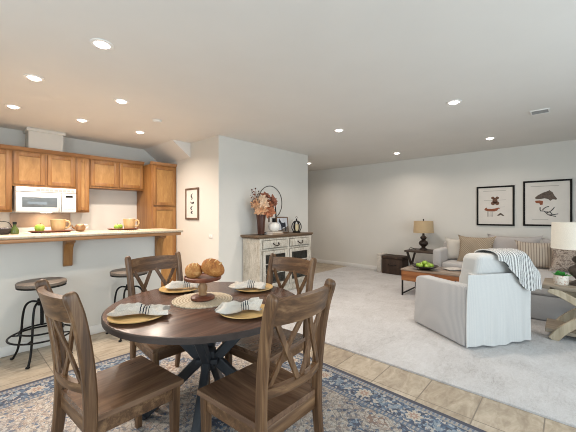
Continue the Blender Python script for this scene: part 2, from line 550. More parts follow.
cc = m.mix(d.lt(0.300), c1, '#566a80')
cc = m.mix(d.lt(0.290), cc, guard)
cc = m.mix(d.lt(0.262), cc, '#39506a')
cc = m.mix(d.lt(0.252), cc, bc)
cc = m.mix(d.lt(0.078), cc, '#9a958e')
cc = m.mix(d.lt(0.066), cc, guard)
cc = m.mix(d.lt(0.036), cc, '#2b3950')
cc = m.mix(fine * 0.25 + 0.16, cc, '#8a8078')
m.color(cc)
m.bump(fine * 0.5 + pick * 0.5, 0.4, 0.006)
M['rug'] = m.m
bm = nb(); box(bm, (0, 0, 0.005), (RW, RL, 0.010), 0.003)
rug = tag(obj('area_rug', bm, M['rug'], loc=(0.945, 1.355, 0.0), rot=(0, 0, math.radians(-2.5))), 'cream and slate blue patterned rug under the dining table', 'rug')

# ------------------------------------------------------------------ recessed lights, vent, smoke detector
em = Mat('warm_lamp_diffuser', 0.5)
em.b.inputs['Emission Color'].default_value = (1.0, 0.93, 0.82, 1)
em.b.inputs['Emission Strength'].default_value = 9.0
em.color('#ffffff')
def recessed(loc, label, warm=True):
    t = thing('recessed_light', label, 'ceiling light', loc, 0, 'recessed ceiling lights')
    bm = nb(); lathe(bm, [(0.050, -0.001), (0.053, -0.008), (0.074, -0.006), (0.078, -0.001)], 28)
    obj('trim_ring', bm, M['trim'], t)
    bm = nb(); lathe(bm, [(0, -0.024), (0.025, -0.021), (0.042, -0.013), (0.050, -0.003), (0.050, -0.001), (0, -0.001)], 28)
    obj('diffuser', bm, em.m, t)
    return t
def can_lamp(t, power, col):
    d = bpy.data.lights.new('lamp', 'AREA'); d.shape = 'DISK'; d.size = 0.12; d.energy = power; d.color = col; d.spread = math.radians(150)
    o = bpy.data.objects.new('lamp', d); C.objects.link(o); o.parent = t; o.location = (0, 0, -0.030)
WARM, NEUT = (1.0, 0.86, 0.74), (1.0, 0.91, 0.82)
K = CAN_POWER
first = recessed((0.766, 2.526, CEIL), 'largest recessed ceiling light, above the dining table')
can_lamp(first, K * 0.75, NEUT)
CANS = [((0.54, 3.60, CEIL), 'recessed light above the bar counter, left of the other', WARM, 1.2),
        ((0.52, 4.73, CEIL), 'recessed light at the left end of the kitchen ceiling', WARM, 1.25),
        ((1.29, 3.63, CEIL), 'recessed light above the bar counter, nearer the white wall block', WARM, 1.2),
        ((1.20, 4.74, CEIL), 'recessed kitchen light in front of the boxed duct', WARM, 1.25),
        ((1.96, 4.78, CEIL), 'recessed kitchen light nearest the sloping bulkhead', WARM, 1.25),
        ((3.88, 2.50, CEIL), 'recessed light in front of the white wall with the sideboard', NEUT, 1.0),
        ((5.86, 4.62, CEIL), 'recessed light half hidden behind the white wall corner', (1.0, 0.88, 0.78), 0.65),
        ((3.77, 0.935, CEIL), 'recessed light above the slipcovered armchair', NEUT, 0.8),
        ((6.10, 2.56, CEIL), 'recessed light above the far end table and lamp', (1.0, 0.88, 0.78), 0.6),
        ((5.93, 0.94, CEIL), 'recessed light above the sofa and its framed prints', (1.0, 0.88, 0.78), 0.45)]
for loc, lab, col, k in CANS:
    t = dup(first, loc, 0, lab)
    for ch in list(t.children):
        if ch.type == 'LIGHT':
            ch.data = ch.data.copy(); ch.data.color = col; ch.data.energy = K * k

t = thing('ceiling_vent', 'square white air vent with louvres in the ceiling', 'vent', (4.80, 0.25, CEIL))
bm = nb()
for lo, hi in (((-.15, -.15), (.15, -.125)), ((-.15, .125), (.15, .15)), ((-.15, -.125), (-.125, .125)), ((.125, -.125), (.15, .125))): span(bm, (*lo, -0.012), (*hi, -0.001), 0.002)
obj('vent_frame', bm, M['trim'], t)
bm = nb()
for k in range(7): box(bm, (-0.105 + k * 0.035, 0, -0.006), (0.014, 0.25, 0.003), 0, Matrix.Rotation(0.6, 3, 'Y'))
obj('louvre', bm, plain('vent_grey', '#8c8a86', 0.5), t)
bm = nb(); span(bm, (-.125, -.125, -0.003), (.125, .125, -0.001)); obj('vent_backing', bm, plain('vent_dark', '#3a3937', 0.8), t)
t.scale = (0.62, 0.62, 1.0)
bm = nb(); lathe(bm, [(0, -0.03), (0.045, -0.03), (0.058, -0.018), (0.06, -0.001), (0, -0.001)], 24)
tag(obj('smoke_detector', bm, M['ceil'], loc=(1.87, 4.02, CEIL)), 'small round smoke detector on the kitchen ceiling', 'smoke detector')
t = thing('light_switch', 'small white switch plate on the wall beside the pantry', 'switch', (2.86, 4.26, 0.99))
bm = nb(); span(bm, (-0.007, -0.055, -0.035), (-0.001, 0.055, 0.035), 0.002); obj('switch_plate', bm, M['white_app'], t)
for k in (-0.028, 0.028):
    bm = nb(); span(bm, (-0.010, k - 0.014, -0.018), (-0.006, k + 0.014, 0.018), 0.001); obj('rocker', bm, M['trim'], t)

# ------------------------------------------------------------------ kitchen cabinets
def cab_door(par, x0, x1, z0, z1, yf, name='door'):
    """raised-frame door with a paler flat panel, front face at yf (facing -y)"""
    w = 0.055
    bm = nb()
    span(bm, (x0, yf, z0), (x0 + w, yf + 0.02, z1), 0.004); span(bm, (x1 - w, yf, z0), (x1, yf + 0.02, z1), 0.004)
    span(bm, (x0 + w, yf, z0), (x1 - w, yf + 0.02, z0 + w), 0.004); span(bm, (x0 + w, yf, z1 - w), (x1 - w, yf + 0.02, z1), 0.004)
    d = obj(name, bm, M['oak_f'], par)
    bm = nb(); span(bm, (x0 + w - 0.002, yf + 0.010, z0 + w - 0.002), (x1 - w + 0.002, yf + 0.018, z1 - w + 0.002))
    obj('door_panel', bm, M['oak_p'], d)
    return d

def crown(par, x0, x1, yf, z, dz=0.05, left=False):
    bm = nb()
    prism(bm, [(yf + 0.02, z), (yf - 0.005, z), (yf - 0.012, z + 0.012), (yf - 0.03, z + dz - 0.012), (yf - 0.034, z + dz), (yf + 0.02, z + dz)], 'x', x0, x1)
    obj('crown_moulding', bm, M['oak_x'], par)

def wall_cabinet(x0, x1, z0, z1, doors, label, yf=5.67):
    t = thing('wall_cabinet', label, 'cabinet', ((x0 + x1) / 2, 6.0, z0), 0, 'kitchen wall cabinets')
    ox = -(x0 + x1) / 2
    yb = yf - 6.0
    bm = nb(); span(bm, (x0 + ox + 0.001, yb + 0.022, 0), (x1 + ox - 0.001, -0.002, z1 - z0), 0.003); obj('carcass', bm, M['oak_f'], t)
    g = 0.014; n = len(doors) if isinstance(doors, (list, tuple)) else doors
    w = (x1 - x0) / n
    for k in range(n): cab_door(t, x0 + ox + k * w + g, x0 + ox + (k + 1) * w - g, 0.03, z1 - z0 - 0.02, yb)
    crown(t, x0 + ox, x1 + ox, yb + 0.02, z1 - z0)
    return t
ZT = 2.235
wall_cabinet(-0.16, 0.615, 1.37, ZT, 2, 'tall two-door oak wall cabinet left of the microwave')
wall_cabinet(0.615, 1.36, 1.735, ZT, 2, 'short two-door oak wall cabinet directly above the microwave')
wall_cabinet(1.36, 1.545, 1.37, ZT, 1, 'narrow single-door oak wall cabinet right of the microwave')
wall_cabinet(1.545, 2.40, 1.77, ZT, 2, 'short two-door oak wall cabinet beside the tall pantry')
# pantry
t = thing('pantry_cabinet', 'tall oak pantry cabinet with two stacked doors beside the picture wall', 'cabinet', (2.63, 6.0, 0))
bm = nb(); span(bm, (-0.23, -0.628, 0.0), (0.228, -0.002, 2.225), 0.003); obj('carcass', bm, M['oak_f'], t)
cab_door(t, -0.205, 0.205, 1.50, 2.19, -0.65); cab_door(t, -0.205, 0.205, 0.12, 1.47, -0.65)
crown(t, -0.25, 0.228, -0.63, 2.215, 0.045)

# base units, worktop and range along the kitchen wall (behind the bar)
for x0, x1, lab in ((-0.9, -0.15, 'oak base cabinet at the left end of the kitchen run'), (-0.15, 0.60, 'oak base cabinet left of the range'), (1.36, 1.545, 'narrow oak base cabinet right of the range')):
    t = thing('base_cabinet', lab, 'cabinet', ((x0 + x1) / 2, 6.0, 0), 0, 'kitchen base cabinets')
    h = (x1 - x0) / 2
    bm = nb(); span(bm, (-h + .001, -0.60, 0.0), (h - .001, -0.002, 0.87), 0.003); obj('carcass', bm, M['oak_f'], t)
    cab_door(t, -h + .015, h - .015, 0.12, 0.85, -0.622)
bm = nb(); span(bm, (-0.9, 5.36, 0.871), (0.598, 5.998, 0.91), 0.008)
tag(obj('kitchen_worktop', bm, plain('pale_worktop', '#d5cdbf', 0.35)), 'pale worktop on the base cabinets left of the range', 'worktop')
t = thing('range_cooker', 'white range cooker with a low backguard under the microwave', 'range', (0.98, 5.99, 0))
bm = nb(); span(bm, (-0.375, -0.64, 0.0), (0.375, 0.0, 0.90), 0.008); obj('body', bm, M['white_app'], t)
bm = nb(); span(bm, (-0.375, -0.07, 0.90), (0.375, 0.0, 1.145), 0.012); obj('backguard', bm, M['white_app'], t)
bm = nb(); span(bm, (-0.33, -0.665, 0.25), (0.33, -0.642, 0.74), 0.006); od = obj('door', bm, M['white_app'], t)
bm = nb(); tube(bm, [(-0.3, -0.70, 0.70), (0.3, -0.70, 0.70)], 0.012); span(bm, (-.29, -.70, .693), (-.27, -.66, .707)); span(bm, (.27, -.70, .693), (.29, -.66, .707)); obj('handle', bm, M['white_app'], od)
for sx in (-0.18, 0.18):
    for sy in (-0.45, -0.2):
        bm = nb(); lathe(bm, [(0, .903), (.085, .903), (.09, .912), (.0, .912)], 20, (sx, sy, 0)); obj('burner', bm, M['iron'], t)
bm = nb(); span(bm, (0.62, 5.985, 1.15), (1.355, 5.998, 1.36))
tag(obj('backsplash_panel', bm, plain('taupe_splashback', '#a08a78', 0.45)), 'taupe splashback panel between the range and the microwave', 'backsplash')

# microwave
t = thing('microwave', 'white over-the-range microwave under the short cabinet', 'microwave', (0.988, 5.99, 1.365))
W2, MH, YF = 0.350, 0.362, -0.41
bm = nb(); span(bm, (-W2, YF + 0.03, 0.0), (W2, 0.0, MH), 0.006); obj('body', bm, M['white_app'], t)
bm = nb(); span(bm, (-W2, YF, 0.008), (0.16, YF + 0.035, MH - 0.075), 0.010); dr = obj('door', bm, M['white_app'], t)
mw = Mat('dark_microwave_glass', 0.08, 0, 0.6)
mw.color(mw.ramp(mw.noise(mw.coords(), 4), [(0.3, '#5f676c'), (0.7, '#717a80')]))
bm = nb(); span(bm, (-0.285, YF - 0.003, 0.075), (0.115, YF + 0.01, MH - 0.145), 0.006); obj('window_glass', bm, mw.m, dr)
bm = nb(); span(bm, (0.165, YF, 0.008), (W2, YF + 0.035, MH - 0.075), 0.008); cpn = obj('control_panel', bm, M['white_app'], t)
bm = nb(); span(bm, (0.215, YF - 0.002, 0.225), (0.305, YF + 0.005, 0.255)); obj('display', bm, M['black_frame'], cpn)
bm = nb()
for i in range(3):
    for j in range(4): span(bm, (0.200 + i * 0.048, YF - 0.004, 0.045 + j * 0.042), (0.236 + i * 0.048, YF + 0.005, 0.072 + j * 0.042), 0.002)
obj('keypad', bm, plain('keypad_grey', '#cfcfcf', 0.5), cpn)
bm = nb()
span(bm, (-W2, YF, MH - 0.07), (W2, YF + 0.035, MH), 0.008)
gr = obj('vent_panel', bm, M['white_app'], t)
bm = nb()
for k in range(9): span(bm, (-0.13 + k * 0.052, YF - 0.002, MH - 0.055), (-0.088 + k * 0.052, YF + 0.004, MH - 0.022))
obj('vent_slots', bm, plain('slot_grey', '#a9a8a4', 0.6), gr)
bm = nb(); tube(bm, smooth_path([(0.138, YF + .005, 0.03), (0.138, YF - 0.03, 0.06), (0.138, YF - 0.03, 0.23), (0.138, YF + .005, 0.26)], 6), 0.009, up=(1, 0, 0)); obj('handle', bm, M['white_app'], dr)
bm = nb(); span(bm, (-0.04, -0.25, -0.004), (0.08, -0.17, 0.002)); obj('task_light', bm, em.m, t)
ld = bpy.data.lights.new('hood_lamp', 'AREA'); ld.size = 0.1; ld.energy = 2.2; ld.color = (1, 0.72, 0.42)
lo = bpy.data.objects.new('hood_lamp', ld); C.objects.link(lo); lo.parent = t; lo.location = (0.02, -0.21, -0.008)

# ------------------------------------------------------------------ bar counter and corbels
t = thing('bar_counter', 'long bar counter with cream top and oak edge on the half wall', 'counter', (0.2, 3.95, 1.075))
m = Mat('cream_stone_top', 0.35); m.color(m.ramp(m.noise(m.coords(), 30, 5, 0.7), [(0.3, '#a8937a'), (0.5, '#bfab92'), (0.7, '#d0bfa8')]))
bm = nb(); span(bm, (-1.84, -0.305, 0.038), (1.84, 0.32, 0.067), 0.010, 3); obj('countertop', bm, m.m, t)
bm = nb(); span(bm, (-1.84, -0.290, 0.0005), (1.815, 0.30, 0.0375), 0.006); obj('wood_trim', bm, M['oak_x'], t)
def corbel(x, label):
    t = thing('corbel', label, 'bracket', (x, 3.93, 1.075), 0, 'corbels under the bar counter')
    arc = [(-0.16, -0.001), (-0.16, -0.03)] + [(-0.155 + 0.105 * math.sin(a), -0.03 - 0.17 * (1 - math.cos(a))) for a in [PI / 2 * i / 8 for i in range(1, 9)]] + [(-0.045, -0.27), (-0.02, -0.285), (-0.001, -0.285), (-0.001, -0.001)]
    bm = nb(); prism(bm, arc, 'x', -0.04, 0.04, 0.004); obj('bracket', bm, M['oak_f'], t)
    return t
c1 = corbel(0.86, 'carved oak corbel under the bar counter above the nearer stool')
dup(c1, (1.835, 3.93, 1.075), 0, 'carved oak corbel under the right end of the bar counter')

# things on the bar
apple_m = Mat('green_apple_skin', 0.3); apple_m.color(apple_m.ramp(apple_m.noise(apple_m.coords(), 25, 3), [(0.3, '#7fa52f'), (0.6, '#a3c24c'), (0.8, '#c2d470')]))
def apple(loc, label, group, r=0.036, cat='apple', rz=0.0):
    t = thing('green_apple', label, cat, loc, rz, group)
    prof = [(0.0, 0.10), (0.25, 0.02), (0.55, 0.0), (0.85, 0.28), (1.0, 0.85), (0.97, 1.25), (0.75, 1.62), (0.42, 1.75), (0.16, 1.68), (0.0, 1.52)]
    bm = nb(); lathe(bm, [(a * r, b * r) for a, b in prof], 18); obj('fruit', bm, apple_m.m, t, smooth=80)
    bm = nb(); tube(bm, [(0, 0, 1.5 * r), (0.1 * r, 0, 1.85 * r), (0.25 * r, 0, 2.1 * r)], 0.05 * r + 0.0008, 6); obj('stem', bm, M['acacia'], t)
    return t
mug_m = plain('mustard_stoneware', '#c6a373', 0.4, var=0.12, scale=12)
def mug(loc, rz, label):
    t = thing('mug', label, 'mug', loc, rz, 'mustard mugs on the bar')
    bm = nb(); lathe(bm, [(0, 0), (0.052, 0), (0.060, 0.012), (0.066, 0.06), (0.071, 0.128), (0.067, 0.130), (0.062, 0.06), (0.054, 0.018), (0, 0.014)], 28); obj('cup', bm, mug_m, t, smooth=60)
    bm = nb(); tube(bm, smooth_path([(0.064, 0, 0.105), (0.098, 0, 0.110), (0.112, 0, 0.078), (0.096, 0, 0.045), (0.060, 0, 0.032)], 6), 0.009, 10, up=(0, 1, 0)); obj('handle', bm, mug_m, t, smooth=60)
    return t
def tray(loc, w, d, label):
    bm = nb(); lathe(bm, [(0, 0), (0.82, 0), (1.0, 0.016), (0.98, 0.020), (0.8, 0.006), (0, 0.006)], 40)
    bmesh.ops.scale(bm, vec=(w / 2, d / 2, 1), verts=bm.verts)
    return tag(obj('oval_tray', bm, M['acacia'], loc=loc), label, 'tray', 'oval trays on the bar')
m = Mat('woven_placemat', 0.9); 
vx, vy, vz = m.xyz(m.coords()); s_ = ((vx / 0.03).sin() * 0)
m.color(m.mix((vx / 0.024).fract().lt(0.35), m.ramp(m.noise(m.coords(), 80), [(0.3, '#cfc0aa'), (0.7, '#e6dccb')]), '#b28a63'))
M['placemat'] = m.m
BZ = 1.143
def placemat(x, label):
    bm = nb(); span(bm, (-0.22, -0.15, 0), (0.22, 0.15, 0.003)); return tag(obj('placemat', bm, M['placemat'], loc=(x, 4.06, BZ)), label, 'placemat', 'placemats on the bar')
placemat(0.76, 'striped placemat under the oval tray in front of the microwave')
placemat(1.50, 'striped placemat under the oval tray nearest the pantry')
tray((0.755, 4.08, BZ + 0.0035), 0.39, 0.22, 'dark oval wooden tray on the bar in front of the microwave')
tray((1.475, 4.08, BZ + 0.0035), 0.37, 0.22, 'dark oval wooden tray on the bar nearest the pantry')
mug((0.815, 4.08, BZ + 0.010), math.radians(-38), 'mustard mug on the tray in front of the microwave')
mug((1.545, 4.08, BZ + 0.010), math.radians(-38), 'mustard mug on the tray nearest the pantry')
apple((0.655, 4.08, BZ + 0.011), 'green apple on the tray in front of the microwave', 'apples on the bar trays', 0.044)
apple((1.395, 4.06, BZ + 0.011), 'green apple on the tray nearest the pantry, left one', 'apples on the bar trays', 0.034)
apple((1.445, 4.12, BZ + 0.011), 'green apple on the tray nearest the pantry, next to the mug', 'apples on the bar trays', 0.034)
# copper teapot-like jug
t = thing('copper_jug', 'small copper jug with a spout on the bar between the trays', 'jug', (1.02, 4.10, BZ), 0.3)
cop = plain('warm_copper', '#94714f', 0.4, 0.4, 0.15, 20)
bm = nb(); lathe(bm, [(0, 0), (0.032, 0), (0.05, 0.02), (0.054, 0.045), (0.04, 0.075), (0.03, 0.085), (0, 0.088)], 24); obj('body', bm, cop, t, smooth=60)
bm = nb(); tube(bm, smooth_path([(-0.045, 0, 0.03), (-0.075, 0, 0.05), (-0.09, 0, 0.078)], 5), 0.010, 8, up=(0, 1, 0), scales=[1.3 - 0.08 * i for i in range(11)]); obj('spout', bm, cop, t, smooth=60)
bm = nb(); tube(bm, smooth_path([(0.042, 0, 0.07), (0.078, 0, 0.075), (0.085, 0, 0.045), (0.05, 0, 0.022)], 5), 0.006, 8, up=(0, 1, 0)); obj('handle', bm, plain('white_handle', '#d9d2c6', 0.4), t, smooth=60)
# left end: dark wire basket and green bottle
t = thing('wire_basket', 'dark round basket of black fruit at the left end of the bar', 'basket', (0.355, 4.06, BZ))
bm = nb(); lathe(bm, [(0, 0), (0.06, 0), (0.085, 0.03), (0.092, 0.055), (0.086, 0.055), (0.075, 0.03), (0.055, 0.006), (0, 0.006)], 26); obj('bowl', bm, plain('dark_basket', '#3f3a37', 0.7, var=0.3, scale=60), t)
bm = nb(); tube(bm, smooth_path([(-0.088, 0, 0.05), (-0.06, 0, 0.11), (0, 0, 0.125), (0.06, 0, 0.11), (0.088, 0, 0.05)], 6), 0.0035, 8, up=(0, 1, 0)); obj('handle', bm, M['iron'], t)
for i, (a, b) in enumerate(((-0.035, 0.0), (0.035, 0.01), (0.0, -0.04))):
    bm = nb(); ball(bm, (0, 0, 0), 0.030)
    tag(obj('dark_plum', bm, plain('plum_skin', '#2a2328', 0.3), loc=(0.355 + a, 4.06 + b, BZ + 0.037)), 'dark plum in the basket at the left end of the bar', 'plum', 'plums in the bar basket')
t = thing('oil_bottle', 'small dark green bottle on the bar beside the basket', 'bottle', (0.452, 4.02, BZ))
bm = nb(); lathe(bm, [(0, 0), (0.030, 0), (0.034, 0.01), (0.033, 0.04), (0.022, 0.06), (0.013, 0.075), (0.012, 0.095), (0, 0.095)], 22); obj('glass', bm, plain('olive_glass', '#53602f', 0.15, var=0.1), t, smooth=60)
bm = nb(); lathe(bm, [(0, 0.095), (0.016, 0.095), (0.016, 0.118), (0, 0.12)], 18); obj('stopper', bm, M['iron'], t)

# ------------------------------------------------------------------ bar stools
def stool(loc, rz, label, r=0.192, hz=0.712):
    t = thing('bar_stool', label, 'stool', loc, rz, 'round wooden bar stools')
    bm = nb(); lathe(bm, [(0, hz - 0.04), (r - 0.012, hz - 0.04), (r, hz - 0.03), (r, hz - 0.008), (r - 0.01, hz), (0, hz)], 40); obj('seat', bm, M['stool_seat'], t)
    bm = nb(); lathe(bm, [(0, hz - 0.048), (r - 0.004, hz - 0.048), (r - 0.004, hz - 0.041), (0, hz - 0.041)], 40); obj('seat_rim', bm, M['iron'], t)
    bm = nb(); lathe(bm, [(0, 0.30), (0.014, 0.30), (0.014, hz - 0.06), (0.07, hz - 0.055), (0.07, hz - 0.048), (0, hz - 0.048)], 16); lathe(bm, [(0, 0.49), (0.035, 0.49), (0.035, 0.55), (0, 0.55)], 18); obj('screw_post', bm, M['iron'], t)
    for k in range(4):
        a = PI / 4 + k * PI / 2; ca, sa = math.cos(a), math.sin(a)
        P = [(0.030, 0.52), (0.085, 0.525), (0.130, 0.49), (0.152, 0.40), (0.165, 0.25), (0.190, 0.10), (0.222, 0.025), (0.235, 0.006)]
        bm = nb(); tube(bm, smooth_path([(q * ca, q * sa, h) for q, h in P], 5), 0.0095, 10, up=(-sa, ca, 0))
        ball(bm, (0.236 * ca, 0.236 * sa, 0.010), 0.014, 1.3, 1.3, 0.7, None, 10, 6)
        obj('leg', bm, M['iron'], t, smooth=60)
    for nm, rr_, hh in (('foot_ring', 0.245, 0.215), ('inner_ring', 0.166, 0.26)):
        bm = nb(); tube(bm, [(rr_ * math.cos(2 * PI * i / 48), rr_ * math.sin(2 * PI * i / 48), hh) for i in range(48)], 0.0085, 8, True)
        if nm == 'foot_ring':
            for k in range(4):
                a = PI / 4 + k * PI / 2; tube(bm, [(0.164 * math.cos(a), 0.164 * math.sin(a), hh), (0.245 * math.cos(a), 0.245 * math.sin(a), hh)], 0.007, 8)
        obj(nm, bm, M['iron'], t, smooth=60)
    return t
st1 = stool((0.605, 3.66, 0), 0.2, 'round wooden stool with black iron legs behind the nearest left chair')
dup(st1, (1.385, 3.66, 0), 0.05, 'round wooden stool with black iron legs behind the chair by the bar')

# ------------------------------------------------------------------ dining table
TX, TY, TZ, TR = 1.163, 1.760, 0.76, 0.606
t = thing('dining_table', 'round dark wood dining table with slate metal base on the rug', 'table', (TX, TY, 0.0105))
z0 = TZ - 0.0105
bm = nb(); lathe(bm, [(0, z0 - 0.032), (TR - 0.03, z0 - 0.032), (TR - 0.03, z0 - 0.003), (TR - 0.006, z0 - 0.001), (TR - 0.008, z0), (0, z0)], 72); obj('tabletop', bm, M['table_top'], t)
bm = nb()
n = 72; prof = [(TR - 0.028, -0.034), (TR, -0.034), (TR + 0.001, -0.006), (TR - 0.005, -0.001), (TR - 0.028, -0.004)]
sec = [[bm.verts.new((r_ * math.cos(2 * PI * i / n), r_ * math.sin(2 * PI * i / n), z0 + dz)) for r_, dz in prof] for i in range(n)]
for i in range(n):
    A, B = sec[i], sec[(i + 1) % n]
    for j in range(len(prof)): bm.faces.new((A[j], B[j], B[(j + 1) % len(prof)], A[(j + 1) % len(prof)]))
bmesh.ops.recalc_face_normals(bm, faces=bm.faces)
obj('edge_band', bm, M['table_edge'], t)
for k in range(4):
    a = PI / 4 + k * PI / 2; ca, sa = math.cos(a), math.sin(a)
    bm = nb()
    sweep(bm, [(0.43 * ca, 0.43 * sa, 0.004), (0.045 * ca, 0.045 * sa, 0.375)], rect(0.062, 0.05), up=(-sa, ca, 0))
    sweep(bm, [(0.045 * ca, 0.045 * sa, 0.375), (0.37 * ca, 0.37 * sa, z0 - 0.036)], rect(0.062, 0.05), up=(-sa, ca, 0))
    box(bm, (0.43 * ca, 0.43 * sa, 0.012), (0.07, 0.07, 0.024), 0.004, Matrix.Rotation(a, 3, 'Z'))
    obj('leg', bm, M['slate'], t)
bm = nb(); box(bm, (0, 0, 0.375), (0.135, 0.135, 0.035), 0.006, Matrix.Rotation(PI / 4, 3, 'Z')); box(bm, (0, 0, 0.375), (0.085, 0.085, 0.12), 0.006, Matrix.Rotation(PI / 4, 3, 'Z')); obj('hub_collar', bm, M['slate'], t)
bm = nb()
for a in (PI / 4, -PI / 4): box(bm, (0, 0, z0 - 0.0415), (0.84, 0.06, 0.018), 0.003, Matrix.Rotation(a, 3, 'Z'))
obj('top_brace', bm, M['slate'], t)

# ------------------------------------------------------------------ dining chairs (face +y)
def make_chair(label):
    t = thing('dining_chair', label, 'chair', (0, 0, 0), 0, 'cross-back dining chairs')
    SZ = 0.424
    # seat: slightly dished plank with rounded edge, wider at the front
    bm = nb()
    def sp(u, v):
        x = -1 + 2 * u; y = -0.205 + 0.445 * v
        w = 0.205 + 0.030 * v
        zz = SZ - 0.014 - 0.010 * (1 - x * x) * math.sin(PI * min(1, v * 1.05)) ** 0.7
        return (x * w, y, zz)
    slab(bm, sp, 14, 12, 0.026)
    obj('seat', bm, M['chair_s'], t, smooth=50)
    bm = nb()
    for sx in (-1, 1): sweep(bm, [(sx * 0.185, -0.190, SZ - 0.065), (sx * 0.208, 0.205, SZ - 0.065)], rect(0.020, 0.065))
    span(bm, (-0.20, 0.195, SZ - 0.098), (0.20, 0.215, SZ - 0.028), 0.003); span(bm, (-0.185, -0.206, SZ - 0.098), (0.185, -0.186, SZ - 0.028), 0.003)
    obj('apron', bm, M['chair_x'], t)
    for sx in (-1, 1):
        bm = nb(); sweep(bm, [(sx * 0.200, 0.205, 0.0), (sx * 0.203, 0.205, 0.20), (sx * 0.205, 0.205, SZ - 0.027)], rect(0.046, 0.046), up=(0, 1, 0), scales=[0.72, 0.9, 1.0])
        obj('front_leg', bm, M['chair_z'], t)
        # rear leg runs up into the back post
        P = smooth_path([(sx * 0.190, -0.258, 0.0), (sx * 0.192, -0.216, 0.22), (sx * 0.196, -0.200, 0.44), (sx * 0.200, -0.214, 0.66), (sx * 0.204, -0.246, 0.86), (sx * 0.207, -0.276, 0.962)], 5)
        P += [Vector((sx * 0.207, -0.2795, 0.974)), Vector((sx * 0.207, -0.2825, 0.984)), Vector((sx * 0.207, -0.2845, 0.991)), Vector((sx * 0.207, -0.2855, 0.994))]
        k = len(P)
        sc_ = [0.80 + 0.20 * min(1, i / 8) for i in range(k)]
        sc_[-4:] = [0.97, 0.88, 0.70, 0.38]
        bm = nb(); sweep(bm, P, rect(0.036, 0.056, 0.25), up=(0, 1, 0), scales=sc_)
        obj('rear_post', bm, M['chair_z'], t)
    # crest rail: bowed backwards between the posts
    def bow(x, d): return -d * (1 - (x / 0.2) ** 2)
    def curved(zlo, zhi, yc_lo, yc_hi, d, th, arch=0.0):
        bm = nb()
        def fn(u, v):
            x = -0.195 + 0.39 * u
            return (x, (yc_lo + (yc_hi - yc_lo) * v) + bow(x, d), zlo + (zhi - zlo) * v + arch * (1 - (x / 0.195) ** 2) * v)
        slab(bm, fn, 14, 4, th)
        return bm
    obj('crest_rail', curved(0.858, 0.966, -0.246, -0.274, 0.045, 0.026, 0.006), M['chair_x'], t, smooth=50)
    obj('lower_rail', curved(0.535, 0.578, -0.204, -0.207, 0.045, 0.024), M['chair_x'], t, smooth=50)
    # two crosses side by side
    for cx in (-0.0925, 0.0925):
        for s in (-1, 1):
            bm = nb()
            a = Vector((cx - s * 0.078, -0.205 + bow(cx - s * 0.078, 0.045), 0.565))
            b = Vector((cx + s * 0.078, -0.247 + bow(cx + s * 0.078, 0.045), 0.875))
            off = Vector((0, 0.005 * s, 0))
            sweep(bm, [a + off, (a + b) / 2 + off + Vector((0, 0.004, 0)), b + off], rect(0.026, 0.012, 0.1), up=(0, 1, 0))
            obj('cross_slat', bm, M['chair_z'], t)
    return t
CH = [((0.615, 1.774), -86.1, 'cross-back wooden chair nearest the camera, in front of the iron stool'),
      ((1.100, 1.172), 0.0, 'cross-back wooden chair with its back to the camera, between table and carpet'),
      ((1.160, 2.28), 178.9, 'cross-back wooden chair on the side of the table by the bar'),
      ((1.587, 1.628), 93.0, 'cross-back wooden chair on the side of the table by the sideboard')]
ch0 = make_chair(CH[0][2])
for i, ((cx_, cy_), dg, lab) in enumerate(CH):
    o = ch0 if i == 0 else dup(ch0, label=lab)
    o.location = (cx_, cy_, 0.0105); o.rotation_euler = (0, 0, math.radians(dg))

# ------------------------------------------------------------------ table settings
m = Mat('white_napkin_linen', 0.95, 0, 0.1)
uu, vv, ww = m.xyz(m.tc.outputs['UV'])
ln = (uu - 0.50).abs().lt(0.010)._m('MAXIMUM', (uu - 0.56).abs().lt(0.013))._m('MAXIMUM', (uu - 0.62).abs().lt(0.013))._m('MAXIMUM', (uu - 0.68).abs().lt(0.009))
nz = m.noise(m.coords(), 300, 2)
m.color(m.mix(ln, m.ramp(nz, [(0.3, '#c0b8ad'), (0.7, '#dcd4c9')]), '#33353f'))
m.bump(nz, 0.2, 0.002)
M['napkin'] = m.m
CHARGERS = [((0.715, 1.772), '', 'golden wooden charger plate at the chair nearest the camera'),
            ((1.190, 2.180), '', 'golden wooden charger plate at the chair by the bar'),
            ((1.165, 1.385), '', 'golden wooden charger plate at the chair with its back to the camera'),
            ((1.585, 1.790), '', 'golden wooden charger plate at the chair by the sideboard')]
def charger(loc, label):
    bm = nb(); lathe(bm, [(0, 0), (0.10, 0), (0.108, 0.004), (0.142, 0.014), (0.149, 0.017), (0.147, 0.021), (0.136, 0.018), (0.103, 0.009), (0, 0.008)], 48)
    return tag(obj('charger_plate', bm, M['plate'], loc=loc, smooth=50), label, 'plate', 'golden chargers on the dining table')
for (px, py), _, lab in CHARGERS: charger((px, py, TZ + 0.0008), lab)
from mathutils import noise as mnoise
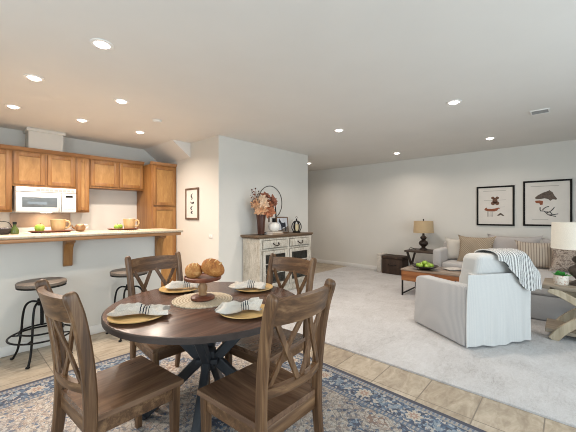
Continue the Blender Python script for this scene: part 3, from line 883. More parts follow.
def napkin(loc, rz, label, L=0.28, pinch=0.62, wa=0.052, wb=0.085, ha=0.030, hb=0.022, waist=0.024, folds=5, seed=1, bend=0.0):
    """a soft cloth gathered at one place: two fans of folds meeting at a waist"""
    bm = nb(); rings = []; N, Mm = 40, 44; ph = seed * 1.7
    for i in range(N + 1):
        u = i / N
        e = abs(u - pinch) / (pinch if u < pinch else 1 - pinch)
        e2 = e ** 0.8
        W = waist + ((wa if u < pinch else wb) - waist) * e2
        Hh = 0.020 + ((ha if u < pinch else hb) - 0.020) * e2
        k0 = min(1.0, 0.25 + (u / 0.12)) if u < 0.12 else 1.0
        W *= k0; Hh *= k0
        x = (u - 0.5) * L
        yc = 0.014 * math.sin(2.2 * u * PI + ph) + bend * (u - 0.5) ** 2
        ring = []
        for j in range(Mm):
            a = 2 * PI * j / Mm; t = math.cos(a); s_ = math.sin(a)
            wr = mnoise.noise(Vector((x * 26, t * W * 40, seed * 3.1)))
            if s_ > 0:
                ridge = abs(math.sin(folds * (t * 1.4 + 0.35 * u) + ph))
                zz = 0.006 + 2 * Hh * s_ ** 0.6 * (0.25 + 0.75 * ridge) + 0.018 * wr * s_
            else: zz = 0.0015 + 0.004 * (1 + s_)
            yy = yc + W * t * (1 + 0.18 * mnoise.noise(Vector((x * 18, 5.0 * t, seed))))
            ragged = max(0, u - 0.8) * 5
            xx = x + ragged * (0.018 * math.sin(4 * t + ph) + 0.012 * wr) - max(0, 0.15 - u) * 0.25 * t * t
            ring.append((xx, yy, max(0.0012, zz)))
        rings.append(ring)
    loft(bm, rings)
    o = obj('napkin', bm, M['napkin'], loc=loc, rot=(0, 0, rz), smooth=65)
    return tag(o, label, 'napkin', 'striped napkins on the chargers')
NZ = TZ + 0.0222
napkin((0.735, 1.772, NZ), math.radians(-36), 'white napkin with dark stripes rolled across the plate at the nearest left chair', 0.265, 0.55, 0.050, 0.078, 0.024, 0.013, 0.042, 5, 3)
napkin((1.215, 2.155, NZ), math.radians(-38), 'white napkin with dark stripes on the plate by the bar, behind the cake stand', 0.22, 0.50, 0.060, 0.065, 0.026, 0.026, 0.026, 4, 5)
napkin((1.142, 1.402, NZ), math.radians(-28), 'white napkin gathered in a loose knot on the plate nearest the camera', 0.215, 0.54, 0.068, 0.066, 0.027, 0.026, 0.028, 4, 9)
napkin((1.545, 1.800, NZ), math.radians(-50), 'white napkin with dark stripes laid on the plate by the sideboard', 0.23, 0.52, 0.068, 0.066, 0.017, 0.015, 0.052, 3, 13)

# woven mat, cake stand, bread
SX, SY = 1.155, 1.815
m = Mat('woven_jute_mat', 0.95); 
x, y, z = m.xyz(m.coords()); rr_ = (x * x + y * y).sqrt()
w1 = (rr_ * 330).sin() * 0.5 + 0.5; w2 = (y.atan2(x) * 60).sin() * 0.5 + 0.5
ff = w1 * 0.5 + w2 * 0.2 + S(m.nt, m.noise(m.coords(), 90)) * 0.4
m.color(m.ramp(ff, [(0.2, '#927f66'), (0.5, '#bfae93'), (0.85, '#d6cab4')])); m.bump(ff, 0.5, 0.004)
bm = nb(); n = 144
top = [bm.verts.new(((0.190 + 0.007 * abs(math.sin(i * PI / 4.5))) * math.cos(2 * PI * i / n), (0.190 + 0.007 * abs(math.sin(i * PI / 4.5))) * math.sin(2 * PI * i / n), 0.006)) for i in range(n)]
bot = [bm.verts.new((v_.co.x, v_.co.y, 0.0)) for v_ in top]
bm.faces.new(top); bm.faces.new(bot[::-1])
for i in range(n): bm.faces.new((top[i], bot[i], bot[(i + 1) % n], top[(i + 1) % n]))
tag(obj('round_placemat', bm, m.m, loc=(SX, SY, TZ + 0.0005)), 'round cream woven mat with scalloped edge under the cake stand', 'placemat')
t = thing('cake_stand', 'turned wooden cake stand on the woven mat, table centre', 'cake stand', (SX, SY, TZ + 0.007))
bm = nb(); lathe(bm, [(0, 0), (0.070, 0), (0.078, 0.006), (0.078, 0.018), (0.066, 0.026), (0.030, 0.030), (0, 0.030)], 36); obj('base', bm, M['acacia'], t, smooth=45)
bm = nb(); lathe(bm, [(0, 0.030), (0.028, 0.030), (0.024, 0.045), (0.030, 0.065), (0.030, 0.085), (0.020, 0.105), (0.028, 0.122), (0, 0.124)], 28); obj('stem', bm, M['acacia_stem'], t, smooth=60)
bm = nb(); lathe(bm, [(0, 0.122), (0.090, 0.124), (0.116, 0.132), (0.122, 0.138), (0.122, 0.153), (0.117, 0.156), (0.110, 0.148), (0, 0.147)], 44); obj('plate', bm, M['acacia'], t, smooth=45)
def bread_mat(nm, c):
    m = Mat(nm, 0.75); v = m.coords()
    f = S(m.nt, m.noise(v, 11, 5, 0.6, 0.8)) * 0.7 + S(m.nt, m.noise(v, 90, 3)) * 0.3
    m.color(m.ramp(f, [(0.32, c[0]), (0.48, c[1]), (0.62, c[2]), (0.74, c[3])])); m.bump(f, 0.4, 0.01); return m.m
def bread(loc, r, sc3, rot, label, cols, seed):
    rnd = random.Random(seed)
    t = thing('bread_loaf', label, 'bread', loc, 0, 'bread loaves on the cake stand', rot)
    bm = nb(); ball(bm, (0, 0, 0), r, *sc3, None, 32, 20)
    for v_ in bm.verts:
        p = v_.co
        k = 1 + 0.035 * math.sin(38 * p.x + seed) * math.cos(31 * p.y) + 0.02 * math.sin(70 * p.z + 20 * p.x)
        v_.co = p * k
        if v_.co.z < -0.72 * r * sc3[2]: v_.co.z = -0.72 * r * sc3[2]
    obj('crust', bm, bread_mat('crust_' + str(seed), cols), t, smooth=80)
    bm = nb()
    for k in (-1, 0, 1):
        x0 = k * r * sc3[0] * 0.42
        yy = r * sc3[1] * 0.55
        P = []
        for i in range(9):
            y_ = -yy + 2 * yy * i / 8
            q = 1 - (x0 / (r * sc3[0])) ** 2 - (y_ / (r * sc3[1])) ** 2
            P.append((x0 + 0.15 * y_, y_, r * sc3[2] * math.sqrt(max(0.05, q)) - 0.001))
        tube(bm, P, 0.0045, 6, scales=[0.3, .7, 1, 1, 1, 1, 1, .7, .3])
    obj('score_mark', bm, plain('score_' + str(seed), '#d9b47c', 0.85, var=0.15, scale=60), t, smooth=80)
BTZ = TZ + 0.007 + 0.147
bread((SX - 0.040, SY + 0.042, BTZ + 0.041), 0.052, (1.12, 1.0, 1.02), (0.15, -0.1, -0.6), 'small round crusty loaf on the left of the cake stand', ('#7d4a22', '#b0763c', '#cc9c60', '#e4cba0'), 3)
bread((SX + 0.044, SY - 0.052, BTZ + 0.061), 0.060, (1.38, 1.02, 0.98), (0.10, 0.42, -0.75), 'larger tilted crusty loaf on the right of the cake stand', ('#74401a', '#a4652c', '#c08748', '#dfbf90'), 8)

# ------------------------------------------------------------------ sideboard
m = Mat('distressed_whitewash', 0.7, 0, 0.3)
v = m.coords((1, 1, 0.3)); f = S(m.nt, m.noise(v, 16, 6, 0.7, 1.0)); g = S(m.nt, m.noise(m.coords(), 70, 3))
m.color(m.ramp(f * 0.7 + g * 0.3, [(0.32, '#6f675a'), (0.42, '#a9a193'), (0.55, '#c2bcb0'), (0.75, '#d0cbc1')])); m.bump(f, 0.15, 0.003)
M['whitewash'] = m.m
M['side_top'] = wood('brown_sideboard_top', '#4a3a2e', '#66523f', '#7d6750', 'x', 12, 0.08, 0.45)
SBX, SBY = 3.995, 3.815
t = thing('sideboard', 'distressed cream sideboard with wooden top against the white wall', 'sideboard', (SBX, SBY, 0.0145))
bm = nb(); span(bm, (-0.72, -0.225, 0.955), (0.69, 0.215, 0.985), 0.006); span(bm, (-0.695, -0.215, 0.935), (0.665, 0.215, 0.955), 0.004); obj('top', bm, M['side_top'], t)
bm = nb()
span(bm, (-0.665, -0.18, 0.06), (-0.635, 0.21, 0.935), 0.003); span(bm, (0.605, -0.18, 0.06), (0.635, 0.21, 0.935), 0.003)
span(bm, (-0.635, 0.195, 0.06), (0.605, 0.21, 0.935)); span(bm, (-0.635, -0.18, 0.08), (0.605, 0.195, 0.11)); span(bm, (-0.635, -0.18, 0.745), (0.605, 0.195, 0.765))
for x0 in (-0.675, -0.02, 0.585): span(bm, (x0, -0.21, 0.06), (x0 + 0.06 if x0 != -0.02 else 0.02, -0.18, 0.935), 0.003)
span(bm, (-0.63, -0.205, 0.905), (0.60, -0.18, 0.935)); span(bm, (-0.63, -0.205, 0.735), (0.60, -0.18, 0.765)); span(bm, (-0.63, -0.205, 0.06), (0.60, -0.18, 0.12))
obj('carcass', bm, M['whitewash'], t)
bm = nb(); span(bm, (-0.685, -0.215, 0.0), (0.655, 0.21, 0.07), 0.008); obj('plinth', bm, M['whitewash'], t)
bm = nb(); span(bm, (-0.60, -0.15, 0.40), (0.60, 0.19, 0.418)); obj('shelf', bm, M['whitewash'], t)
dark_glass = Mat('cabinet_glass', 0.05, 0, 0.6); dark_glass.color('#20221f'); dark_glass.b.inputs['Alpha'].default_value = 0.35
for s, x0, x1 in ((-1, -0.605, -0.03), (1, 0.03, 0.575)):
    bm = nb(); span(bm, (x0, -0.222, 0.775), (x1, -0.202, 0.898), 0.004); dwr = obj('drawer', bm, M['whitewash'], t)
    xc = (x0 + x1) / 2
    bm = nb(); tube(bm, smooth_path([(xc - 0.06, -0.222, 0.845), (xc - 0.055, -0.245, 0.83), (xc - 0.02, -0.25, 0.812), (xc + 0.02, -0.25, 0.812), (xc + 0.055, -0.245, 0.83), (xc + 0.06, -0.222, 0.845)], 5), 0.008, 8, up=(0, 1, 0))
    for q in (-0.06, 0.06): ball(bm, (xc + q, -0.225, 0.846), 0.015, 1, 0.5, 1, None, 10, 8)
    obj('handle', bm, M['brass'], dwr, smooth=60)
    bm = nb(); w = 0.055
    span(bm, (x0, -0.220, 0.125), (x0 + w, -0.200, 0.728), 0.003); span(bm, (x1 - w, -0.220, 0.125), (x1, -0.200, 0.728), 0.003)
    span(bm, (x0 + w, -0.220, 0.125), (x1 - w, -0.200, 0.19), 0.003); span(bm, (x0 + w, -0.220, 0.668), (x1 - w, -0.200, 0.728), 0.003)
    for zz in (0.352, 0.508): span(bm, (x0 + w, -0.216, zz), (x1 - w, -0.204, zz + 0.014))
    dd = obj('door', bm, M['whitewash'], t)
    bm = nb(); span(bm, (x0 + w, -0.211, 0.19), (x1 - w, -0.209, 0.668)); obj('glass_pane', bm, dark_glass.m, dd)
    bm = nb(); ball(bm, ((x1 - 0.025) if s < 0 else (x0 + 0.025), -0.232, 0.46), 0.012, 1, 1, 1, None, 12, 8); obj('knob', bm, M['brass'], dd, smooth=60)
SZT = 0.0145 + 0.985 + 0.001

# on the sideboard
t = thing('flower_vase', 'tall tapered rust-brown vase on the sideboard', 'vase', (3.53, 3.80, SZT))
bm = nb(); lathe(bm, [(0, 0), (0.052, 0), (0.056, 0.01), (0.068, 0.20), (0.082, 0.34), (0.076, 0.34), (0.066, 0.20), (0.045, 0.02), (0, 0.02)], 28)
obj('vase_body', bm, wood('rust_brown_glaze', '#371f17', '#4a2b20', '#61402f', 'z', 20, 0.3, 0.4), t)
bm = nb(); lathe(bm, [(0.055, 0.0), (0.060, 0.0), (0.060, 0.014), (0.055, 0.014)], 28); obj('foot_band', bm, M['brass'], t)
t = thing('dried_flowers', 'bunch of rust and cream dried flowers standing in the brown vase', 'flowers', (3.53, 3.80, SZT + 0.03))
rn = random.Random(11)
bloom_mats = [plain('rust_petal', '#b0714f', 0.8, var=0.3, scale=40), plain('peach_petal', '#d0a27c', 0.8, var=0.25, scale=40), plain('brown_petal', '#8a5540', 0.8, var=0.3, scale=40), plain('cream_petal', '#dcc0a4', 0.8, var=0.2, scale=40)]
leaf_m = plain('bronze_leaf', '#5f3c30', 0.8, var=0.3, scale=30)
BL = [(0.10, -0.04, 0.47, 0.105), (-0.05, -0.05, 0.41, 0.10), (0.20, -0.06, 0.54, 0.10), (0.03, 0.02, 0.56, 0.09), (0.17, -0.02, 0.40, 0.095), (-0.12, 0.0, 0.50, 0.075), (0.12, 0.03, 0.63, 0.075), (-0.02, -0.09, 0.50, 0.085), (0.09, -0.09, 0.37, 0.085)]
for i, (bx, by, bz, br) in enumerate(BL):
    bm = nb(); tube(bm, smooth_path([(bx * 0.15, by * 0.15, 0.02), (bx * 0.4, by * 0.4, 0.28), (bx, by, bz)], 5), 0.003, 6, up=(0, 1, 0)); st = obj('stem', bm, leaf_m, t)
    FACE = Vector((-0.6 + 4 * (bx - 0.06) , -0.75, 0.25 + 3 * (bz - 0.48))).to_track_quat('Z', 'Y').to_matrix()
    bm = nb()
    for k in range(13):
        a = k * 2.4 + i; tilt = 0.35 + 0.9 * (k / 13)
        Ln = br * (0.95 + 0.40 * rn.random())
        R = FACE @ Matrix.Rotation(a, 3, 'Z') @ Matrix.Rotation(tilt + 0.25 * rn.random(), 3, 'Y')
        def pf(u, v, R=R, Ln=Ln):
            w = 0.52 * Ln * math.sin(PI * min(0.97, 0.12 + 0.86 * u)) ** 0.8
            p = Vector(((v - 0.5) * 0.0 + 0.30 * Ln * u * u, (v - 0.5) * 2 * w * 0.6, Ln * u)) + Vector((-0.28 * w * (abs(v - 0.5) * 2) ** 2, 0, 0))
            return R @ p + Vector((bx, by, bz - 0.02))
        slab(bm, pf, 5, 4, 0.0025)
    obj('bloom', bm, bloom_mats[i % 4], st, smooth=70)
for i in range(16):
    a = rn.random() * 2 * PI; rad = 0.10 + 0.12 * rn.random(); z1 = 0.40 + 0.34 * rn.random()
    if i < 5: a = PI + (rn.random() - 0.5) * 0.9; z1 = 0.5 + 0.05 * i + 0.02
    ex, ey = rad * math.cos(a), rad * 0.55 * math.sin(a)
    bm = nb(); P = smooth_path([(ex * 0.1, ey * 0.1, 0.05), (ex * 0.4, ey * 0.4, 0.3), (ex, ey, z1)], 6); tube(bm, P, 0.002, 5, up=(0.3, 1, 0))
    for k in range(6, len(P)):
        base = Vector(P[k]); R = Matrix.Rotation(k * 2.1 + i, 3, 'Z') @ Matrix.Rotation(0.9, 3, 'Y')
        def lf(u, v, R=R, base=base):
            w = 0.013 * math.sin(PI * min(0.98, 0.08 + 0.9 * u)); return R @ Vector((0.01 * u * u, (v - 0.5) * 2 * w, 0.055 * u)) + base
        slab(bm, lf, 4, 2, 0.0015)
    obj('leaf_spray', bm, leaf_m if i % 3 else bloom_mats[2], t, smooth=70)

bm = nb(); tube(bm, [(0.305 * math.cos(2 * PI * i / 64), 0, 0.305 * math.sin(2 * PI * i / 64)) for i in range(64)], 0.006, 8, True, up=(0, 1, 0))
tag(obj('metal_hoop', bm, plain('dark_hoop_metal', '#4a3c33', 0.4, 0.7), loc=(3.99, 4.042, 1.555), smooth=60), 'large thin metal hoop hanging on the wall above the sideboard', 'hoop')

def framed(name, label, w, h, fw, depth, fmat, loc, rot, mat_bg, mat_w=0.0, cat='picture', group=None):
    """frame in local xz plane, facing -y, base centre at the origin"""
    t = thing(name, label, cat, loc, 0, group, rot)
    bm = nb()
    span(bm, (-w / 2, -depth, 0), (-w / 2 + fw, 0, h), 0.002); span(bm, (w / 2 - fw, -depth, 0), (w / 2, 0, h), 0.002)
    span(bm, (-w / 2 + fw, -depth, 0), (w / 2 - fw, 0, fw), 0.002); span(bm, (-w / 2 + fw, -depth, h - fw), (w / 2 - fw, 0, h), 0.002)
    obj('frame', bm, fmat, t)
    bm = nb(); span(bm, (-w / 2 + fw, -depth * 0.55, fw), (w / 2 - fw, -depth * 0.4, h - fw)); p = obj('print', bm, mat_bg, t)
    return t, p
def poly(bm, pts, y, th=0.0012):
    prism(bm, pts, 'y', y - th, y)
def blob(cx, cz, rx, rz, n=14, rot=0.0):
    return [(cx + rx * math.cos(a) * math.cos(rot) - rz * math.sin(a) * math.sin(rot), cz + rx * math.cos(a) * math.sin(rot) + rz * math.sin(a) * math.cos(rot)) for a in [2 * PI * i / n for i in range(n)]]
paper = plain('warm_white_paper', '#dcd5cc', 0.9, var=0.03, scale=6)
ink = plain('dark_ink', '#2a2523', 0.8, var=0.1)
brown_ink = plain('brown_ink', '#70503f', 0.85, var=0.25, scale=50)
rust_ink = plain('rust_ink', '#8c5138', 0.85, var=0.25, scale=50)
grey_ink = plain('grey_brown_ink', '#62554b', 0.85, var=0.3, scale=40)
faint = plain('faint_ink', '#a79f96', 0.9)
LEAN = math.radians(-5)
t, p = framed('picture_frame', 'large black frame with a pale print leaning behind the flowers', 0.40, 0.595, 0.026, 0.02, M['black_frame'], (3.90, 3.985, SZT), (LEAN, 0, 0), paper)
bm = nb(); poly(bm, blob(0.06, 0.33, 0.055, 0.045), -0.011); poly(bm, blob(-0.05, 0.40, 0.06, 0.03, 14, 0.5), -0.011); poly(bm, [(-0.02, 0.2), (0.02, 0.2), (0.03, 0.3), (-0.01, 0.3)], -0.011); obj('print_motif', bm, grey_ink, p)
t, p = framed('picture_frame', 'small brown frame with a dark horse picture on the sideboard', 0.36, 0.295, 0.018, 0.018, wood('brown_thin_frame', '#4a3526', '#6b5038', '#7f6248', 'x', 12), (4.13, 3.87, SZT), (LEAN, 0, math.radians(8)), plain('pale_blue_print', '#c3c6cc', 0.7, var=0.1))
bm = nb(); poly(bm, [(-0.10, 0.25), (-0.085, 0.265), (-0.06, 0.235), (-0.02, 0.19), (0.05, 0.185), (0.09, 0.20), (0.10, 0.17), (0.10, 0.03), (0.08, 0.03), (0.07, 0.11), (0.0, 0.10), (-0.02, 0.03), (-0.04, 0.03), (-0.045, 0.13), (-0.075, 0.185), (-0.115, 0.205)], -0.010); obj('print_horse', bm, plain('blue_black_ink', '#20252f', 0.8, var=0.2), p)
bm = nb(); poly(bm, [(-0.16, 0.02), (0.16, 0.02), (0.16, 0.12), (0.05, 0.09), (-0.06, 0.06), (-0.16, 0.05)], -0.0097, 0.0006); obj('print_ground', bm, plain('brown_ground_ink', '#6d6258', 0.85, var=0.2), p)
# two books, white ceramic bottle vase
bkc = [plain('cream_book_cloth', '#cdbfae', 0.8), plain('tan_book_cloth', '#a8917c', 0.8)]
for i, (w_, d_, h_, zz, lab) in enumerate(((0.27, 0.19, 0.026, 0.0, 'tan cloth book under the other one on the sideboard'), (0.245, 0.175, 0.022, 0.0265, 'cream book lying under the white bottle vase'))):
    t = thing('book', lab, 'book', (3.735, 3.70, SZT + zz), 0.05, 'books under the white vase')
    bm = nb(); span(bm, (-w_ / 2, -d_ / 2, 0), (w_ / 2, d_ / 2, 0.003)); span(bm, (-w_ / 2, -d_ / 2, h_ - 0.003), (w_ / 2, d_ / 2, h_)); span(bm, (-w_ / 2, -d_ / 2, 0), (w_ / 2, -d_ / 2 + 0.004, h_)); obj('cover', bm, bkc[1 - i], t)
    bm = nb(); span(bm, (-w_ / 2 + 0.006, -d_ / 2 + 0.004, 0.003), (w_ / 2 - 0.006, d_ / 2 - 0.006, h_ - 0.003)); obj('pages', bm, paper, t)
t = thing('bottle_vase', 'round white ceramic vase with a dark neck on the books', 'vase', (3.735, 3.70, SZT + 0.0490))
bm = nb(); lathe(bm, [(0, 0), (0.055, 0), (0.085, 0.03), (0.098, 0.075), (0.085, 0.125), (0.05, 0.15), (0.032, 0.157), (0, 0.157)], 30); obj('vase_body', bm, plain('white_ribbed_glaze', '#dddad4', 0.35, var=0.05), t, smooth=60)
bm = nb(); lathe(bm, [(0.030, 0.155), (0.032, 0.157), (0.030, 0.20), (0.040, 0.225), (0.034, 0.225), (0.024, 0.20), (0.024, 0.155)], 24); obj('neck', bm, M['iron'], t, smooth=60)
# lantern
t = thing('lantern', 'small black metal lantern with a pale candle on the sideboard', 'lantern', (4.44, 3.80, SZT))
bm = nb(); lathe(bm, [(0, 0), (0.075, 0), (0.078, 0.012), (0.066, 0.022), (0.062, 0.03), (0, 0.03)], 24); obj('base', bm, M['iron'], t)
for k in range(6):
    a = k * PI / 3 + 0.3; ca, sa = math.cos(a), math.sin(a)
    bm = nb(); tube(bm, smooth_path([(r_ * ca, r_ * sa, z_) for r_, z_ in ((0.060, 0.025), (0.086, 0.08), (0.084, 0.14), (0.055, 0.195), (0.026, 0.215))], 5), 0.0095, 8, up=(-sa, ca, 0)); obj('rib', bm, M['iron'], t, smooth=60)
bm = nb(); lathe(bm, [(0.0, 0.232), (0.012, 0.230), (0.05, 0.207), (0.045, 0.203), (0, 0.215)], 22); lathe(bm, [(0, 0.228), (0.01, 0.228), (0.016, 0.25), (0.008, 0.262), (0, 0.264)], 16); tube(bm, [(0.022 * math.cos(2 * PI * i / 20), 0, 0.282 + 0.022 * math.sin(2 * PI * i / 20)) for i in range(20)], 0.0035, 6, True, up=(0, 1, 0)); obj('cap', bm, M['iron'], t, smooth=60)
bm = nb(); lathe(bm, [(0, 0.0305), (0.042, 0.0305), (0.042, 0.15), (0.036, 0.155), (0, 0.15)], 24)
tag(obj('candle', bm, plain('ivory_wax', '#d8c6a0', 0.5), loc=(4.44, 3.80, SZT)), 'ivory pillar candle inside the black lantern', 'candle')

# ------------------------------------------------------------------ picture beside the pantry
t, p = framed('picture_frame', 'narrow brown framed script print on the wall beside the pantry', 0.42, 0.545, 0.032, 0.022, wood('rustic_brown_frame', '#4b382d', '#6b5446', '#84705f', 'z', 14), (2.859, 4.81, 1.25), (0, 0, -PI / 2), plain('white_paper', '#ddd9d2', 0.9, var=0.02))
bm = nb()
for P in ([(0.02, 0.45), (-0.02, 0.41), (0.01, 0.37), (-0.01, 0.34)], [(-0.05, 0.31), (0.0, 0.285), (0.06, 0.30), (0.03, 0.265)], [(0.02, 0.235), (-0.03, 0.20), (0.0, 0.165)], [(0.03, 0.15), (-0.02, 0.125), (0.02, 0.10)]):
    tube(bm, smooth_path([(a, -0.013, b) for a, b in P], 6), 0.011, 6, up=(0, 1, 0), scales=[0.35 + 0.65 * math.sin(PI * min(1, i / (6.0 * (len(P) - 1)))) for i in range(6 * (len(P) - 1) + 1)])
obj('brush_mark', bm, ink, p)

# prints over the sofa
WALLX = 6.998
def art(y0, y1, z0, z1, label):
    return framed('framed_print', label, y1 - y0, z1 - z0, 0.030, 0.025, M['black_frame'], (WALLX, (y0 + y1) / 2, z0), (0, 0, -PI / 2), paper, 0, 'picture', 'framed prints over the sofa')
t, p = art(0.725, 1.328, 1.128, 1.878, 'black framed print of brown animal figures above the sofa, left one')
Hh = 0.75
bm = nb()
Y0 = -0.0144
for b_ in (blob(0.0, 0.475, 0.040, 0.052), blob(-0.034, 0.525, 0.028, 0.026), blob(0.036, 0.525, 0.028, 0.026), blob(-0.032, 0.425, 0.034, 0.036), blob(0.034, 0.425, 0.034, 0.036)): poly(bm, b_, Y0)
obj('print_figure', bm, brown_ink, p)
bm = nb()
poly(bm, [(-0.175, 0.30), (-0.155, 0.335), (-0.135, 0.345), (-0.125, 0.32), (-0.05, 0.318), (0.02, 0.33), (0.05, 0.34), (0.085, 0.325), (0.05, 0.315), (0.035, 0.285), (-0.01, 0.270), (-0.11, 0.272), (-0.15, 0.285)], Y0)
obj('print_animal', bm, rust_ink, p)
bm = nb()
for x0 in (-0.12, -0.10, -0.065, -0.045): poly(bm, [(x0 - 0.004, 0.17), (x0 + 0.008, 0.17), (x0 + 0.004, 0.275), (x0 - 0.004, 0.275)], Y0)
poly(bm, [(-0.18, 0.478), (-0.045, 0.475), (-0.045, 0.480), (-0.18, 0.484)], Y0); poly(bm, [(0.045, 0.478), (0.17, 0.485), (0.17, 0.490), (0.045, 0.482)], Y0); poly(bm, [(0.05, 0.345), (0.15, 0.352), (0.15, 0.357), (0.05, 0.350)], Y0)
poly(bm, [(-0.19, 0.655), (0.17, 0.655), (0.17, 0.662), (-0.19, 0.662)], Y0)
obj('print_line', bm, faint, p)
bm = nb(); poly(bm, [(0.03, 0.19), (0.075, 0.235), (0.095, 0.24), (0.15, 0.185), (0.12, 0.185), (0.088, 0.205), (0.06, 0.188)], Y0); obj('print_chevron', bm, grey_ink, p)
t, p = art(-0.055, 0.60, 1.135, 1.935, 'black framed print of a horse head above the sofa, beside the lamp')
bm = nb(); poly(bm, [(-0.16, 0.50), (-0.13, 0.535), (-0.05, 0.585), (0.02, 0.612), (0.035, 0.628), (0.045, 0.610), (0.075, 0.59), (0.10, 0.53), (0.135, 0.475), (0.125, 0.455), (0.08, 0.465), (0.045, 0.44), (0.02, 0.47), (-0.03, 0.485), (-0.08, 0.475), (-0.15, 0.475)], Y0); obj('print_horse_head', bm, grey_ink, p)
bm = nb(); poly(bm, [(-0.16, 0.445), (-0.10, 0.45), (-0.05, 0.44), (-0.055, 0.375), (-0.09, 0.37), (-0.10, 0.40), (-0.15, 0.405)], Y0); obj('print_mane', bm, rust_ink, p)
bm = nb()
for P in ([(-0.09, 0.33), (-0.085, 0.27), (-0.03, 0.26), (0.02, 0.20), (0.12, 0.17)], [(-0.06, 0.28), (-0.02, 0.325), (0.03, 0.345)], [(0.0, 0.23), (0.06, 0.27), (0.10, 0.33)], [(0.02, 0.20), (0.07, 0.20), (0.15, 0.215)], [(-0.03, 0.25), (0.04, 0.245), (0.07, 0.21)]):
    tube(bm, smooth_path([(a, Y0 - 0.001, b) for a, b in P], 5), 0.006, 6, up=(0, 1, 0))
obj('print_branch', bm, ink, p)
bm = nb(); poly(bm, [(-0.22, 0.695), (0.16, 0.695), (0.16, 0.702), (-0.22, 0.702)], Y0); poly(bm, [(-0.2, 0.115), (0.02, 0.115), (0.02, 0.121), (-0.2, 0.121)], Y0); obj('print_line', bm, faint, p)

# ------------------------------------------------------------------ living room: sofa
M['sofa'] = fabric('sofa_grey_linen', '#bdb9b6', None, 380)
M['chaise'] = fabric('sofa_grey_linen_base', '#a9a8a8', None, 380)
CZ = 0.0145
t = thing('sectional_sofa', 'light grey sectional sofa with chaise along the far wall', 'sofa', (6.45, 0.7, CZ))
def sp_(lo, hi, bev=0.03, seg=3):
    bm = nb(); span(bm, (lo[0] - 6.45, lo[1] - 0.7, lo[2] - CZ), (hi[0] - 6.45, hi[1] - 0.7, hi[2] - CZ), bev, seg); return bm
obj('base', sp_((6.10, -0.45, 0.03), (6.93, 1.72, 0.30), 0.02), M['sofa'], t)
obj('backrest', sp_((6.68, -0.75, 0.05), (6.95, 1.86, 0.80), 0.05), M['sofa'], t)
obj('armrest', sp_((6.05, 1.72, 0.03), (6.80, 1.87, 0.70), 0.05), M['sofa'], t)
obj('armrest', sp_((6.05, -0.75, 0.03), (6.80, -0.45, 0.66), 0.05), M['sofa'], t)
obj('seat_cushion', sp_((6.06, 0.76, 0.30), (6.72, 1.715, 0.475), 0.045, 4), M['sofa'], t)
obj('chaise_base', sp_((4.97, -0.44, 0.02), (6.12, 0.75, 0.33), 0.02), M['chaise'], t)
obj('chaise_cushion', sp_((4.95, -0.44, 0.33), (6.72, 0.75, 0.49), 0.05, 4), M['sofa'], t)
bm = nb()
for lx, ly in ((5.02, 0.70), (5.02, -0.40), (6.12, 1.80), (6.88, 1.80), (6.88, -0.70)): span(bm, (lx - 6.48, ly - 0.73, 0.0), (lx - 6.42, ly - 0.67, 0.05))
obj('foot', bm, M['black_frame'], t)

def cushion(loc, w, h, th, rz, lean, mat, label, seed, name='throw_pillow', roll=0.0):
    bm = nb(); pillow(bm, w, h, th, 14, 0.03, seed)
    o = obj(name, bm, mat, loc=loc, smooth=80)
    o.rotation_euler = (Matrix.Rotation(rz, 4, 'Z') @ Matrix.Rotation(lean, 4, 'X') @ Matrix.Rotation(roll, 4, 'Y')).to_euler()
    return tag(o, label, 'pillow', 'pillows on the sofa')
M['pil_light'] = fabric('pale_grey_pillow', '#c9c2b8', None, 300)
m = Mat('tan_patterned_pillow', 0.95, 0, 0.1)
x, y, z = m.xyz(m.coords()); 
u1 = ((x + z) / 0.036).fract() - 0.5; v1 = ((x - z) / 0.036).fract() - 0.5
pat = (u1.abs().max(v1.abs())).lt(0.30)
m.color(m.mix(pat, '#94836f', '#aea08d')); m.bump(m.noise(m.coords(), 300), 0.3, 0.003); M['pil_tan'] = m.m
M['pil_grey'] = fabric('soft_grey_pillow', '#b3aca8', None, 300)
M['pil_stripe'] = fabric('striped_pillow', '#b9ab9b', '#85776a', 300, 0.95, (0.034, 0.30), 'x')
m = Mat('floral_taupe_pillow', 0.95, 0, 0.1)
f = m.noise(m.coords(), 16, 4, 0.6, 2.5); m.color(m.ramp(f, [(0.38, '#6f6156'), (0.48, '#94857a'), (0.56, '#b9ab9d'), (0.66, '#857468')])); M['pil_floral'] = m.m
RZ = -PI / 2
cushion((6.50, 1.55, 0.480), 0.42, 0.40, 0.13, RZ + 0.08, math.radians(-12), M['pil_light'], 'pale plain pillow at the left end of the sofa', 1)
cushion((6.33, 1.235, 0.480), 0.56, 0.47, 0.15, RZ - 0.05, math.radians(-13), M['pil_tan'], 'tan geometric patterned pillow beside the pale plain one', 2)
cushion((6.52, 0.70, 0.495), 0.74, 0.48, 0.16, RZ, math.radians(-12), M['pil_grey'], 'wide grey back pillow behind the armchair', 3)
cushion((6.52, 0.0, 0.495), 0.62, 0.45, 0.16, RZ, math.radians(-12), M['pil_grey'], 'grey back pillow behind the striped pillow', 4)
cushion((6.22, 0.37, 0.495), 0.50, 0.42, 0.15, RZ + 0.12, math.radians(-17), M['pil_stripe'], 'brown striped pillow on the chaise', 5)
cushion((6.08, -0.02, 0.495), 0.44, 0.37, 0.13, RZ + 0.2, math.radians(-24), M['pil_floral'], 'taupe floral pillow on the chaise by the lamp', 6, roll=0.10)

